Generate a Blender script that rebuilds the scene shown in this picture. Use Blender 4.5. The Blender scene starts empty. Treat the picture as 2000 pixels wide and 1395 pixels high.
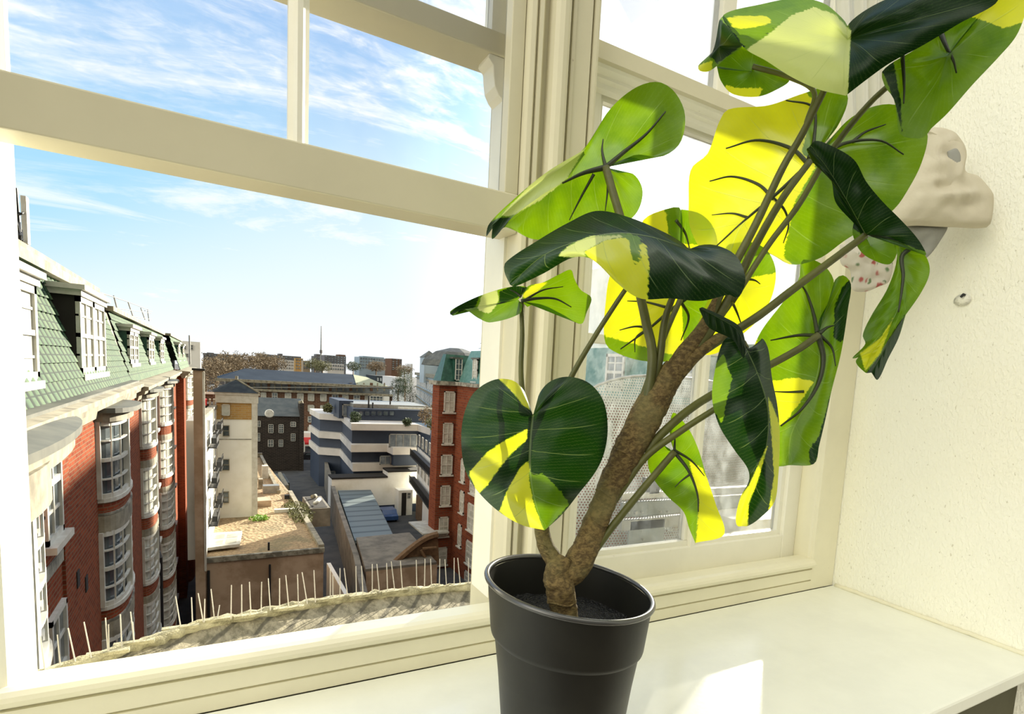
import bpy, math, random
from mathutils import Vector, Matrix, noise
random.seed(7)
D = bpy.data
SC = bpy.context.scene
COL = SC.collection

# ---------------------------------------------------------------- camera
YAW, PIT, ROL = 0.56355605, -0.11587369, 0.06411947
FPX, CX, CY = 1160.1585, 1142.5626, 880.0672
cy_, sy_ = math.cos(YAW), math.sin(YAW)
cp_, sp_ = math.cos(PIT), math.sin(PIT)
FW = Vector((sy_*cp_, cy_*cp_, sp_))
r0 = Vector((cy_, -sy_, 0)); u0 = r0.cross(FW)
RT = r0*math.cos(ROL) + u0*math.sin(ROL)
UP = u0*math.cos(ROL) - r0*math.sin(ROL)
cam = D.cameras.new('camera'); camo = D.objects.new('camera', cam); COL.objects.link(camo)
cam.sensor_fit = 'HORIZONTAL'; cam.sensor_width = 36; cam.lens = FPX/2000*36
cam.shift_x = (1000-CX)/2000; cam.shift_y = (CY-697.5)/2000
cam.clip_start = 0.02; cam.clip_end = 3000
camo.matrix_world = Matrix((( RT.x, UP.x, -FW.x, 0), (RT.y, UP.y, -FW.y, 0), (RT.z, UP.z, -FW.z, 0), (0, 0, 0, 1)))
SC.camera = camo
SC.view_settings.view_transform = 'Standard'; SC.view_settings.look = 'None'
SC.view_settings.gamma = 1; SC.view_settings.exposure = 0.15
SC.cycles.max_bounces = 8; SC.cycles.transparent_max_bounces = 16
SC.cycles.diffuse_bounces = 4; SC.cycles.sample_clamp_indirect = 6

# ---------------------------------------------------------------- sun and sky
SUN_AZ, SUN_EL = math.radians(49.3), math.radians(17)
SUND = Vector((math.sin(SUN_AZ)*math.cos(SUN_EL), math.cos(SUN_AZ)*math.cos(SUN_EL), math.sin(SUN_EL)))
sl = D.lights.new('sun', 'SUN'); sl.energy = 14; sl.angle = math.radians(0.7); sl.color = (1, 0.92, 0.74)
so = D.objects.new('sun', sl); COL.objects.link(so); so.rotation_euler = SUND.to_track_quat('Z', 'Y').to_euler()

W = D.worlds.new('world'); SC.world = W; W.use_nodes = True
wt = W.node_tree; wt.nodes.clear()
class N:
    def __init__(s, t): s.t = t
    def n(s, ty, **k):
        x = s.t.nodes.new(ty)
        for a, b in k.items(): setattr(x, a, b)
        return x
    def l(s, a, b): s.t.links.new(a, b)
    def val(s, a, sock):
        if hasattr(a, 'links'): s.l(a, sock)
        else: sock.default_value = a
    def m(s, op, a, b=0.0, c=0.0, clamp=False):
        x = s.n('ShaderNodeMath', operation=op, use_clamp=clamp)
        s.val(a, x.inputs[0]); s.val(b, x.inputs[1]); s.val(c, x.inputs[2])
        return x.outputs[0]
    def mix(s, f, a, b):
        x = s.n('ShaderNodeMix', data_type='RGBA')
        s.val(f, x.inputs[0])
        for v, i in ((a, 6), (b, 7)):
            if isinstance(v, tuple): x.inputs[i].default_value = (*v[:3], 1)
            else: s.l(v, x.inputs[i])
        return x.outputs[2]
    def ss(s, x, a, b):
        r = s.n('ShaderNodeMapRange', interpolation_type='SMOOTHSTEP')
        s.l(x, r.inputs[0]); r.inputs[1].default_value = a; r.inputs[2].default_value = b
        return r.outputs[0]
    def noise(s, vec, sc, det=4, rough=.5, dist=0):
        x = s.n('ShaderNodeTexNoise'); x.inputs['Scale'].default_value = sc; x.inputs['Detail'].default_value = det
        x.inputs['Roughness'].default_value = rough; x.inputs['Distortion'].default_value = dist
        s.l(vec, x.inputs['Vector']); return x.outputs['Fac']
    def mapp(s, vec, scale=(1, 1, 1), rot=(0, 0, 0), loc=(0, 0, 0)):
        x = s.n('ShaderNodeMapping'); s.l(vec, x.inputs[0])
        x.inputs['Scale'].default_value = scale; x.inputs['Rotation'].default_value = rot; x.inputs['Location'].default_value = loc
        return x.outputs[0]
w = N(wt)
tc = w.n('ShaderNodeTexCoord').outputs['Generated']
sep = w.n('ShaderNodeSeparateXYZ'); w.l(tc, sep.inputs[0])
zz = w.m('MAXIMUM', sep.outputs[2], 0.0)
dot = w.n('ShaderNodeVectorMath', operation='DOT_PRODUCT'); w.l(tc, dot.inputs[0]); dot.inputs[1].default_value = SUND
cs = dot.outputs['Value']
# cloud plane coordinates, so that the cirrus lies flat above the city
den = w.m('ADD', zz, 0.12)
cxn = w.m('DIVIDE', sep.outputs[0], den); cyn = w.m('DIVIDE', sep.outputs[1], den)
cc = w.n('ShaderNodeCombineXYZ'); w.l(cxn, cc.inputs[0]); w.l(cyn, cc.inputs[1])
streak = w.noise(w.mapp(cc.outputs[0], (0.8, 1.7, 1), (0, 0, 2.3), (1.3, 0.4, 0)), 1.1, 10, .66, .9)
ripple = w.noise(w.mapp(cc.outputs[0], (4.0, 6.5, 1), (0, 0, 2.0), (4, 2, 0)), 2.6, 6, .62, .5)
blue = w.mix(w.ss(zz, 0.12, 0.60), (0.34, 0.70, 0.95), (0.27, 0.46, 0.86))
cl = w.m('ADD', w.ss(streak, 0.42, 0.72), w.m('MULTIPLY', w.m('MULTIPLY', w.ss(ripple, .38, .72), w.ss(streak, .33, .55)), w.ss(zz, .2, .5)))
cl = w.m('ADD', w.m('MULTIPLY', cl, .80, clamp=True), .10)
glow = w.ss(cs, 0.84, 0.985)
haze = w.m('MULTIPLY', w.m('SUBTRACT', 1.0, w.ss(w.m('MULTIPLY', zz, w.m('SUBTRACT', 2.7, w.m('MULTIPLY', w.ss(cs, .1, .85), 2.1))), -0.02, 0.33)), 1.0)
wh = w.m('MAXIMUM', w.m('MAXIMUM', cl, glow), w.m('MULTIPLY', haze, .92), clamp=True)
sky = w.mix(wh, blue, (1.0, 1.02, 1.03))
below = w.ss(sep.outputs[2], -0.10, -0.02)
sky = w.mix(w.m('SUBTRACT', 1.0, w.ss(sep.outputs[1], -.25, .10)), sky, (1.0, .95, .80))
sky = w.mix(below, (0.25, 0.24, 0.20), sky)
bg = w.n('ShaderNodeBackground'); w.l(sky, bg.inputs[0])
rear = w.m('SUBTRACT', 1.0, w.ss(sep.outputs[1], -.25, .10))
leftw = w.ss(w.m('MULTIPLY', sep.outputs[0], -1.0), .50, .97)
rs = w.m('ADD', w.m('ADD', .22, w.m('MULTIPLY', w.ss(sep.outputs[2], .35, .95), 1.5)), w.m('MULTIPLY', leftw, 3.6))
fs = w.m('ADD', 0.98, w.m('MULTIPLY', w.ss(cs, .8, 1.0), 1.2))
w.l(w.m('ADD', w.m('MULTIPLY', fs, w.m('SUBTRACT', 1.0, rear)), w.m('MULTIPLY', rs, rear)), bg.inputs[1])
w.l(bg.outputs[0], w.n('ShaderNodeOutputWorld').inputs[0])

# ---------------------------------------------------------------- pixel helpers (true places in the world)
def ray(x, y): return FW + RT*((x-CX)/FPX) - UP*((y-CY)/FPX)
def PY(x, y, Y): d = ray(x, y); return d*(Y/d.y)
def PX(x, y, X): d = ray(x, y); return d*(X/d.x)
def PZ(x, y, Z): d = ray(x, y); return d*(Z/d.z)
def C(x, y, d): return ray(x, y)*d

# ---------------------------------------------------------------- materials
def new_mat(name):
    m = D.materials.new(name); m.use_nodes = True; m.node_tree.nodes.clear()
    return m, N(m.node_tree)
def finish(n, col, rough=.6, bump=None, bstr=.3, bdist=.01, metal=0, spec=.5, extra=None):
    p = n.n('ShaderNodeBsdfPrincipled')
    n.val(col if not isinstance(col, tuple) else (*col[:3], 1), p.inputs['Base Color'])
    n.val(rough, p.inputs['Roughness']); p.inputs['Metallic'].default_value = metal
    p.inputs['Specular IOR Level'].default_value = spec
    if bump is not None:
        b = n.n('ShaderNodeBump'); b.inputs['Strength'].default_value = bstr; b.inputs['Distance'].default_value = bdist
        n.l(bump, b.inputs['Height']); n.l(b.outputs[0], p.inputs['Normal'])
    o = n.n('ShaderNodeOutputMaterial'); n.l(p.outputs[0], o.inputs[0]); return p
def plain(name, c1, c2=None, sc=6, rough=.6, bstr=.2, bdist=.004, metal=0, spec=.5, lo=.35, hi=.7, bsc=None):
    m, n = new_mat(name); o = n.n('ShaderNodeTexCoord').outputs['Object']
    f = n.noise(o, sc, 5, .6)
    col = n.mix(n.ss(f, lo, hi), c1, c2 or tuple(x*.85 for x in c1))
    finish(n, col, rough, n.noise(o, bsc or sc*8, 4) , bstr, bdist, metal, spec); return m
def wallvec(n):
    o = n.n('ShaderNodeTexCoord').outputs['Object']; s = n.n('ShaderNodeSeparateXYZ'); n.l(o, s.inputs[0])
    c = n.n('ShaderNodeCombineXYZ'); n.l(n.m('ADD', s.outputs[0], s.outputs[1]), c.inputs[0]); n.l(s.outputs[2], c.inputs[1])
    return c.outputs[0], o
def brick(name, a, b, mort, sc=1.0, bw=.225, bh=.075, ms=.012):
    m, n = new_mat(name); v, o = wallvec(n)
    t = n.n('ShaderNodeTexBrick'); n.l(v, t.inputs['Vector']); t.inputs['Scale'].default_value = 1
    t.inputs['Brick Width'].default_value = bw*sc; t.inputs['Row Height'].default_value = bh*sc; t.inputs['Mortar Size'].default_value = ms*sc
    t.inputs['Color1'].default_value = (*a, 1); t.inputs['Color2'].default_value = (*b, 1); t.inputs['Mortar'].default_value = (*mort, 1)
    t.inputs['Mortar Smooth'].default_value = .2
    f = n.noise(o, 1.3, 5, .7)
    col = n.mix(n.m('MULTIPLY', n.ss(f, .5, .8), .35), t.outputs['Color'], tuple(x*.35 for x in a))
    finish(n, col, .95, n.m('SUBTRACT', 1, t.outputs['Fac']), .5, .012, spec=.08); return m
M = {}
def paintmat(name, c, rough=.4, crack=0.0):
    m, n = new_mat(name); o = n.n('ShaderNodeTexCoord').outputs['Object']
    f = n.noise(o, 5, 5, .6); g = n.noise(o, 55, 3)
    col = n.mix(n.ss(f, .35, .7), c, tuple(x*.94 for x in c))
    chips = n.ss(n.noise(o, 38, 6, .7), .70, .73)
    col = n.mix(n.m('MULTIPLY', chips, .35+crack), col, (.35, .28, .18))
    finish(n, col, rough, n.m('ADD', n.m('MULTIPLY', f, .6), n.m('MULTIPLY', g, .25)), .25, .004); return m
M['paint'] = paintmat('cream_gloss_paint', (.87, .83, .63), .32)
M['paint_white'] = paintmat('white_paint', (.90, .88, .76), .35)
M['rail'] = paintmat('cream_paint_shaded', (.68, .64, .47), .38, .2)  # cream paint darkened: shade put into the colour of rails and post
M['sillp'] = paintmat('sill_paint', (.93, .94, .84), .16)
M['seam'] = plain('seam_shadow_gap', (.10, .085, .05), (.22, .19, .11), 30, .9)
def plastermat():
    m, n = new_mat('wall_plaster'); o = n.n('ShaderNodeTexCoord').outputs['Object']
    a = n.noise(n.mapp(o, (1, 1, .6)), 120, 3, .5); b = n.ss(a, .40, .64); c = n.noise(o, 2.5, 4)
    pits = n.ss(n.noise(n.mapp(o, (1, 1, .6), loc=(3, 1, 2)), 130, 2), .69, .74)
    col = n.mix(n.ss(c, .35, .7), (.94, .93, .80), (.92, .90, .75)); col = n.mix(n.m('MULTIPLY', pits, .45), col, (.45, .40, .25))
    finish(n, col, .55, n.m('SUBTRACT', b, pits), .45, .0026); return m
M['plaster'] = plastermat()
M['brick'] = brick('red_brick', (.27, .062, .026), (.17, .036, .018), (.20, .11, .065), 1.25)
M['brick_far'] = brick('orange_red_brick', (.40, .10, .045), (.30, .065, .03), (.42, .26, .17), 2.0)
M['brick_dark'] = brick('brown_brick', (.16, .08, .05), (.11, .055, .035), (.2, .14, .1), 4)
M['brick_soot'] = brick('sooty_brick', (.05, .04, .035), (.03, .026, .024), (.08, .07, .06), 3)
M['brick_yellow'] = brick('yellow_stock_brick', (.48, .30, .10), (.40, .22, .07), (.45, .33, .18), 2)
M['brick_red2'] = brick('deep_red_brick', (.26, .070, .032), (.17, .042, .022), (.17, .08, .05), 3)
M['stone'] = plain('portland_stone', (.32, .29, .21), (.15, .13, .09), 2.0, .8)
M['stone_grey'] = plain('weathered_stone', (.34, .32, .25), (.14, .13, .10), 2.2, .85, lo=.4, hi=.6)
M['white'] = plain('white_joinery', (.62, .61, .55), (.50, .48, .41), 3, .45)
M['render_white'] = plain('white_render', (.90, .89, .82), (.76, .74, .64), .35, .7, lo=.45, hi=.75)
M['lead'] = plain('lead_sheet', (.07, .072, .058), (.13, .13, .10), 1.1, .55)
M['slate'] = plain('slate_blue', (.025, .032, .04), (.045, .055, .06), 2, .85, spec=.2)
M['navy'] = plain('navy_cladding', (.022, .035, .065), (.03, .045, .075), .6, .55)
M['tan'] = plain('tan_render', (.50, .37, .26), (.32, .22, .14), .45, .85, lo=.4, hi=.62)
M['asphalt'] = plain('asphalt', (.045, .048, .052), (.075, .075, .075), .6, .9)
M['concrete'] = plain('concrete', (.22, .20, .16), (.12, .11, .09), .9, .9)
M['black'] = plain('black_metal', (.012, .013, .015), None, 5, .5)
M['grey_metal'] = plain('grey_metal', (.34, .34, .31), (.26, .26, .24), 3, .4, metal=.5)
M['darkrecess'] = plain('dark_render', (.02, .017, .014), None, 3, .9)
M['red'] = plain('red_paint', (.55, .02, .02), None, 3, .5)
M['felt'] = plain('roof_felt', (.07, .085, .085), (.11, .12, .115), .9, .7)
M['timber'] = plain('old_timber', (.20, .12, .06), (.12, .07, .035), 3, .8)
M['wallunder'] = plain('dark_olive_wall', (.10, .095, .05), None, 4, .7)  # even dark olive tone for the panel below the sill
M['floor'] = plain('floorboards', (.18, .11, .06), (.12, .07, .04), 3, .6)
def gravel():
    m, n = new_mat('gravel_roof'); o = n.n('ShaderNodeTexCoord').outputs['Object']
    v = n.n('ShaderNodeTexVoronoi'); n.l(o, v.inputs['Vector']); v.inputs['Scale'].default_value = 4.5
    f = n.noise(o, .35, 5, .6); g = n.noise(o, 5, 5, .7)
    col = n.mix(n.ss(g, .35, .65), (.46, .33, .18), (.24, .165, .09)); col = n.mix(n.m('MULTIPLY', n.ss(f, .52, .66), .7), col, (.17, .15, .08))
    finish(n, col, .95, v.outputs['Distance'], .9, .08); return m
M['gravel'] = gravel()
def tilemat():
    m, n = new_mat('green_glazed_tile'); v, o = wallvec(n)
    t = n.n('ShaderNodeTexBrick'); n.l(v, t.inputs['Vector']); t.inputs['Scale'].default_value = 1; t.offset = 0
    t.inputs['Brick Width'].default_value = .30; t.inputs['Row Height'].default_value = .36; t.inputs['Mortar Size'].default_value = .02
    t.inputs['Color1'].default_value = (.13, .26, .17, 1); t.inputs['Color2'].default_value = (.22, .33, .20, 1); t.inputs['Mortar'].default_value = (.012, .03, .02, 1)
    col = n.mix(n.ss(n.noise(o, 3, 5, .7), .45, .7), t.outputs['Color'], (.34, .40, .26))
    finish(n, col, .38, n.m('SUBTRACT', 1, t.outputs['Fac']), .4, .02); return m
M['tile'] = None
M['tile_dark'] = plain('dark_green_slate', (.012, .06, .042), (.03, .11, .075), 2.5, .4)
M['tile_wing'] = plain('green_grey_slate', (.08, .20, .17), (.15, .28, .24), 3.5, .45)
def tile2():
    m, n = new_mat('green_pantile'); o = n.n('ShaderNodeTexCoord').outputs['Object']; s = n.n('ShaderNodeSeparateXYZ'); n.l(o, s.inputs[0])
    r = n.m('ABSOLUTE', n.m('SINE', n.m('MULTIPLY', s.outputs[1], math.pi/.42)))
    c = n.m('FRACT', n.m('DIVIDE', n.m('ADD', s.outputs[2], 3.0), .354))
    k = n.m('MAXIMUM', n.m('SUBTRACT', 1, n.ss(r, .45, .85)), n.m('SUBTRACT', 1, n.ss(c, .03, .12)))  # darkens grooves and course lines, their shade put into the colour
    col = n.mix(n.ss(n.noise(o, 3, 5, .7), .35, .7), (.045, .10, .05), (.10, .15, .075)); col = n.mix(k, col, (.003, .018, .010))
    finish(n, col, .7, spec=.15); return m
def glassmat(name, dirt=.0, tint=(1, 1, 1), dcol=(.8, .85, .85), sc=3):
    m, n = new_mat(name); o = n.n('ShaderNodeTexCoord').outputs['Object']
    t = n.n('ShaderNodeBsdfTransparent'); t.inputs[0].default_value = (*tint, 1)
    g = n.n('ShaderNodeBsdfGlossy'); g.inputs['Roughness'].default_value = .02
    fr = n.n('ShaderNodeFresnel'); fr.inputs[0].default_value = 1.45
    a = n.n('ShaderNodeMixShader'); n.l(n.m('MULTIPLY', fr.outputs[0], .7), a.inputs[0]); n.l(t.outputs[0], a.inputs[1]); n.l(g.outputs[0], a.inputs[2])
    out = a.outputs[0]
    if dirt > 0:
        d = n.n('ShaderNodeBsdfTranslucent'); d.inputs[0].default_value = (*dcol, 1)
        b = n.n('ShaderNodeMixShader'); f = n.m('MULTIPLY', n.ss(n.noise(n.mapp(o, (1, 1, .5)), sc, 8, .75), .35, .8), dirt)
        n.l(f, b.inputs[0]); n.l(out, b.inputs[1]); n.l(d.outputs[0], b.inputs[2]); out = b.outputs[0]
    n.l(out, n.n('ShaderNodeOutputMaterial').inputs[0]); return m
M['tile'] = tile2()
M['glass'] = glassmat('clear_glass', .04)
M['glass_dirty'] = glassmat('dirty_glass', .14, sc=26)
M['pane'] = plain('dark_window_pane', (.05, .065, .075), (.16, .19, .20), .8, .08, .02, spec=.8)
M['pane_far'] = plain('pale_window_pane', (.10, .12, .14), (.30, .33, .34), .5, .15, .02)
M['pane_lit'] = plain('net_curtained_pane', (.42, .42, .36), (.62, .62, .54), 1.2, .25, .02)

# ---------------------------------------------------------------- mesh helpers
class MB:
    def __init__(s): s.v = []; s.f = []
    def add(s, vs, fs):
        k = len(s.v); s.v += [tuple(v) for v in vs]; s.f += [tuple(i+k for i in f) for f in fs]; return s
    def box(s, x0, x1, y0, y1, z0, z1):
        x0, x1 = sorted((x0, x1)); y0, y1 = sorted((y0, y1)); z0, z1 = sorted((z0, z1))
        return s.add([(x, y, z) for z in (z0, z1) for y in (y0, y1) for x in (x0, x1)],
                     [(0, 2, 3, 1), (4, 5, 7, 6), (0, 1, 5, 4), (2, 6, 7, 3), (0, 4, 6, 2), (1, 3, 7, 5)])
    def obox(s, o, a, b, c):
        o, a, b, c = map(Vector, (o, a, b, c))
        if a.cross(b).dot(c) < 0: a, b = b, a
        P = [o, o+a, o+b, o+a+b, o+c, o+a+c, o+b+c, o+a+b+c]
        return s.add(P, [(0, 2, 3, 1), (4, 5, 7, 6), (0, 1, 5, 4), (2, 6, 7, 3), (0, 4, 6, 2), (1, 3, 7, 5)])
    def prism(s, pts, z0, z1):
        n = len(pts); a = sum(pts[i][0]*pts[(i+1) % n][1]-pts[(i+1) % n][0]*pts[i][1] for i in range(n))
        if a < 0: pts = pts[::-1]
        zz0 = z0 if isinstance(z0, (list, tuple)) else [z0]*n; zz1 = z1 if isinstance(z1, (list, tuple)) else [z1]*n
        return s.add([(p[0], p[1], z) for p, z in zip(pts, zz0)]+[(p[0], p[1], z) for p, z in zip(pts, zz1)],
                     [tuple(range(n))[::-1], tuple(range(n, 2*n))]+[(i, (i+1) % n, (i+1) % n+n, i+n) for i in range(n)])
    def xprof(s, prof, x0, x1):   # closed (y,z) profile swept along X
        n = len(prof)
        return s.add([(x0, p[0], p[1]) for p in prof]+[(x1, p[0], p[1]) for p in prof],
                     [tuple(range(n)), tuple(range(n, 2*n))[::-1]]+[(i+n, (i+1) % n+n, (i+1) % n, i) for i in range(n)])
    def tube(s, pts, rad, sides=8, cap=True, wob=0):
        pts = [Vector(p) for p in pts]; n = len(pts)
        if not isinstance(rad, (list, tuple)): rad = [rad]*n
        vs = []; prev = None
        for i, p in enumerate(pts):
            t = (pts[min(i+1, n-1)]-pts[max(i-1, 0)]).normalized()
            a = prev if prev is not None else Vector((0, 0, 1)) if abs(t.z) < .9 else Vector((1, 0, 0))
            x = (a - t*a.dot(t)).normalized(); y = t.cross(x); prev = x
            for k in range(sides):
                q = 2*math.pi*k/sides; d = x*math.cos(q)+y*math.sin(q); r = rad[i]
                if wob: r *= 1+wob*(noise.noise((p+d*rad[i])*60)+.6*noise.noise((p+d*rad[i])*150))
                vs.append(p+d*r)
        fs = [(i*sides+k, i*sides+(k+1) % sides, (i+1)*sides+(k+1) % sides, (i+1)*sides+k) for i in range(n-1) for k in range(sides)]
        if cap: fs += [tuple(range(sides))[::-1], tuple(range((n-1)*sides, n*sides))]
        return s.add(vs, fs)
    def grid(s, f, nu, nv):
        return s.add([f(i/(nu-1), j/(nv-1)) for i in range(nu) for j in range(nv)],
                     [(i*nv+j, (i+1)*nv+j, (i+1)*nv+j+1, i*nv+j+1) for i in range(nu-1) for j in range(nv-1)])
    def lathe(s, prof, c, n=48, closed=False):
        k = len(prof); vs = [(c[0]+r*math.cos(2*math.pi*i/n), c[1]+r*math.sin(2*math.pi*i/n), c[2]+z) for i in range(n) for r, z in prof]
        m = k if closed else k-1
        return s.add(vs, [(i*k+j, ((i+1) % n)*k+j, ((i+1) % n)*k+(j+1) % k, i*k+(j+1) % k) for i in range(n) for j in range(m)])
    def build(s, name, mat, parent=None, smooth=False, bevel=0, solid=0):
        me = D.meshes.new(name); me.from_pydata(s.v, [], s.f); me.update()
        if smooth: me.polygons.foreach_set('use_smooth', [True]*len(me.polygons))
        o = D.objects.new(name, me); COL.objects.link(o); me.materials.append(mat)
        if parent is not None: child(o, parent)
        if solid:
            q = o.modifiers.new('s', 'SOLIDIFY'); q.thickness = solid; q.offset = 0
        if bevel:
            q = o.modifiers.new('b', 'BEVEL'); q.width = bevel; q.segments = 2; q.limit_method = 'ANGLE'
        return o
def worldloc(o):
    p = Vector(o.location); q = o.parent
    return p if q is None else Vector((0, 0, 0)) if o.type == 'MESH' else p
def child(o, p):
    o.parent = p
    o.matrix_parent_inverse = Matrix.Translation(-Vector(p.location)) if p.parent is None else Matrix.Identity(4)
    if p.parent is not None: o.matrix_parent_inverse = Matrix.Identity(4)
def tag(o, label, cat, group=None):
    o['label'] = label; o['category'] = cat
    if group: o['group'] = group
    return o
def thing(name, label, cat, loc, group=None):
    o = D.objects.new(name, None); COL.objects.link(o); o.location = loc; o.empty_display_size = .1
    return tag(o, label, cat, group)
def struct(o): o['kind'] = 'structure'; return o
def spline(pts, n):
    P = [Vector(p) for p in pts]
    if len(P) == 1: return [P[0].copy() for _ in range(n)]
    L = [0]
    for a, b in zip(P, P[1:]): L.append(L[-1]+max((b-a).length, 1e-6))
    out = []; k = 0
    for i in range(n):
        t = L[-1]*i/(n-1)
        while k < len(P)-2 and t > L[k+1]: k += 1
        u = (t-L[k])/(L[k+1]-L[k]); p1, p2 = P[k], P[k+1]; p0 = P[k-1] if k else p1*2-p2; p3 = P[k+2] if k+2 < len(P) else p2*2-p1
        h = p2-p1; m1 = (p2-p0)*((L[k+1]-L[k])/max((L[k+1]-L[k])+(L[k]-L[k-1] if k else L[k+1]-L[k]), 1e-6)); m2 = (p3-p1)*((L[k+1]-L[k])/max((L[k+1]-L[k])+((L[k+2]-L[k+1]) if k+2 < len(P) else L[k+1]-L[k]), 1e-6))
        u2, u3 = u*u, u*u*u
        out.append(p1*(2*u3-3*u2+1)+m1*(u3-2*u2+u)+p2*(-2*u3+3*u2)+m2*(u3-u2))
    return out
# ================================================================ THE ROOM
SZ = -.604                                   # height of the sill board below the eye
struct(MB().box(1.701, 1.86, -1.6, 1.36, -1.62, 1.7).build('wall_right', M['plaster']))
wf = MB().box(-1.6, -.395, 1.152, 1.36, -1.62, 1.7); wf.box(-.262, 1.701, 1.15, 1.36, 1.38, 1.7); wf.box(-.262, 1.701, 1.16, 1.36, -1.62, -.622)
struct(wf.build('wall_front', M['plaster']))
struct(MB().box(-1.6, 1.701, .60, .66, -1.60, SZ-.034).build('wall_under', M['wallunder']))['label'] = 'dark olive wall panel below the window sill'
struct(MB().box(-1.6, 1.86, -1.6, 1.36, -1.66, -1.60).build('floor', M['floor']))
struct(MB().box(-1.6, 1.700, .555, 1.139, SZ-.034, SZ).build('trim_1', M['sillp'], bevel=.006))['label'] = 'deep glossy cream window sill board'
# caulk bead where the board meets the right wall
cb = MB(); cb.tube([(1.697, y, SZ+.004+.0025*noise.noise(Vector((y*30, 0, 0)))) for y in [.57+i*.015 for i in range(38)]], [.006+.002*noise.noise(Vector((0, i*.9, 3))) for i in range(38)], 8)
struct(cb.build('trim_2', M['paint'], smooth=True))['label'] = 'uneven caulk line between sill and right wall'
# frame base mouldings
prof = [(1.36, -.60), (1.19, -.506), (1.145, -.505), (1.134, -.508), (1.127, -.514), (1.125, -.521), (1.128, -.529), (1.138, -.533), (1.139, -.5355), (1.146, -.536), (1.146, -.5395), (1.138, -.540), (1.138, -.572), (1.146, -.573), (1.146, -.5765), (1.139, -.577), (1.139, SZ), (1.36, -.62)]
struct(MB().xprof(prof, -.9, 1.589).build('trim_3', M['paint']))['label'] = 'stepped cream mouldings under both windows'
# post between the windows
pp = [(.530, 1.32), (.530, 1.146), (.533, 1.136), (.541, 1.133), (.545, 1.137), (.546, 1.142), (.548, 1.142), (.549, 1.133), (.556, 1.131), (.560, 1.135), (.561, 1.146), (.574, 1.146),
      (.575, 1.118), (.580, 1.108), (.588, 1.103), (.597, 1.104), (.605, 1.110), (.609, 1.121), (.610, 1.135), (.613, 1.135), (.614, 1.117), (.620, 1.115), (.622, 1.120),
      (.660, 1.120), (.661, 1.132), (.6645, 1.132), (.665, 1.118), (.672, 1.116), (.678, 1.119), (.679, 1.132), (.684, 1.135), (.684, 1.32)]
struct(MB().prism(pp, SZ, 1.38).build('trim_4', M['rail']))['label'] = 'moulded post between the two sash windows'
rj = [(1.590, 1.32), (1.590, 1.200), (1.584, 1.198), (1.584, 1.158), (1.589, 1.152), (1.589, 1.140), (1.600, 1.139), (1.699, 1.139), (1.699, 1.32)]
struct(MB().prism(rj, SZ, 1.38).build('trim_5', M['paint']))['label'] = 'flat cream architrave right of the right window'
lj = [(-.262, 1.32), (-.262, 1.150), (-.266, 1.147), (-.275, 1.139), (-.36, 1.137), (-.40, 1.15), (-.40, 1.32)]
struct(MB().prism(lj, SZ, 1.38).build('trim_6', M['paint_white']))['label'] = 'white jamb at the left edge of the left window'

# window 1: lower sash pushed up
w1 = thing('window_1', 'left sash window with its lower sash raised', 'window', (.134, 1.2, -.5)); struct(w1); del w1['category']
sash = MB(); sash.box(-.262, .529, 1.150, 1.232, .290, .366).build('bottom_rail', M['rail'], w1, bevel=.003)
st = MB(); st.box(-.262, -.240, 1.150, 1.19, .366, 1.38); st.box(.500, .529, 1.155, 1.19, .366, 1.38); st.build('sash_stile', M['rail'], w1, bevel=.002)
gb = MB(); bx = .127
gb.prism([(bx-.016, 1.195), (bx-.016, 1.180), (bx-.009, 1.172), (bx-.004, 1.158), (bx+.004, 1.158), (bx+.009, 1.172), (bx+.016, 1.180), (bx+.016, 1.195)], .366, 1.38)
gb.build('glazing_bar', M['paint_white'], w1)
g = MB().box(-.24, .50, 1.184, 1.187, .366, 1.38).build('pane', M['glass'], w1)
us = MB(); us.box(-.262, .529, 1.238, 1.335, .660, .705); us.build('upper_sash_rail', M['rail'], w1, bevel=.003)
us = MB(); us.box(.492, .529, 1.240, 1.28, .705, 1.38); us.box(-.262, -.25, 1.240, 1.28, .705, 1.38)
us.box(bx-.012, bx+.012, 1.245, 1.275, .705, 1.38); us.build('upper_sash_bars', M['paint_white'], w1)
MB().box(-.25, .492, 1.262, 1.265, .705, 1.38).build('upper_pane', M['glass'], w1)
hn = MB(); hp = [(0, .66), (-.034, .66), (-.036, .650), (-.026, .640), (-.024, .618), (-.021, .600), (-.013, .585), (-.006, .578), (0, .572)]
nh = len(hp); hn.add([(.529+x*1.15, y, z) for y in (1.242, 1.300) for x, z in hp], [tuple(range(nh)), tuple(range(nh, 2*nh))[::-1]]+[(i+nh, (i+1) % nh+nh, (i+1) % nh, i) for i in range(nh)])
hn.build('sash_horn', M['paint_white'], w1, bevel=.002)
pk = MB(); pk.box(.524, .530, 1.20, 1.30, -.50, .66); pk.build('pulley_stile', M['paint_white'], w1)

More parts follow.
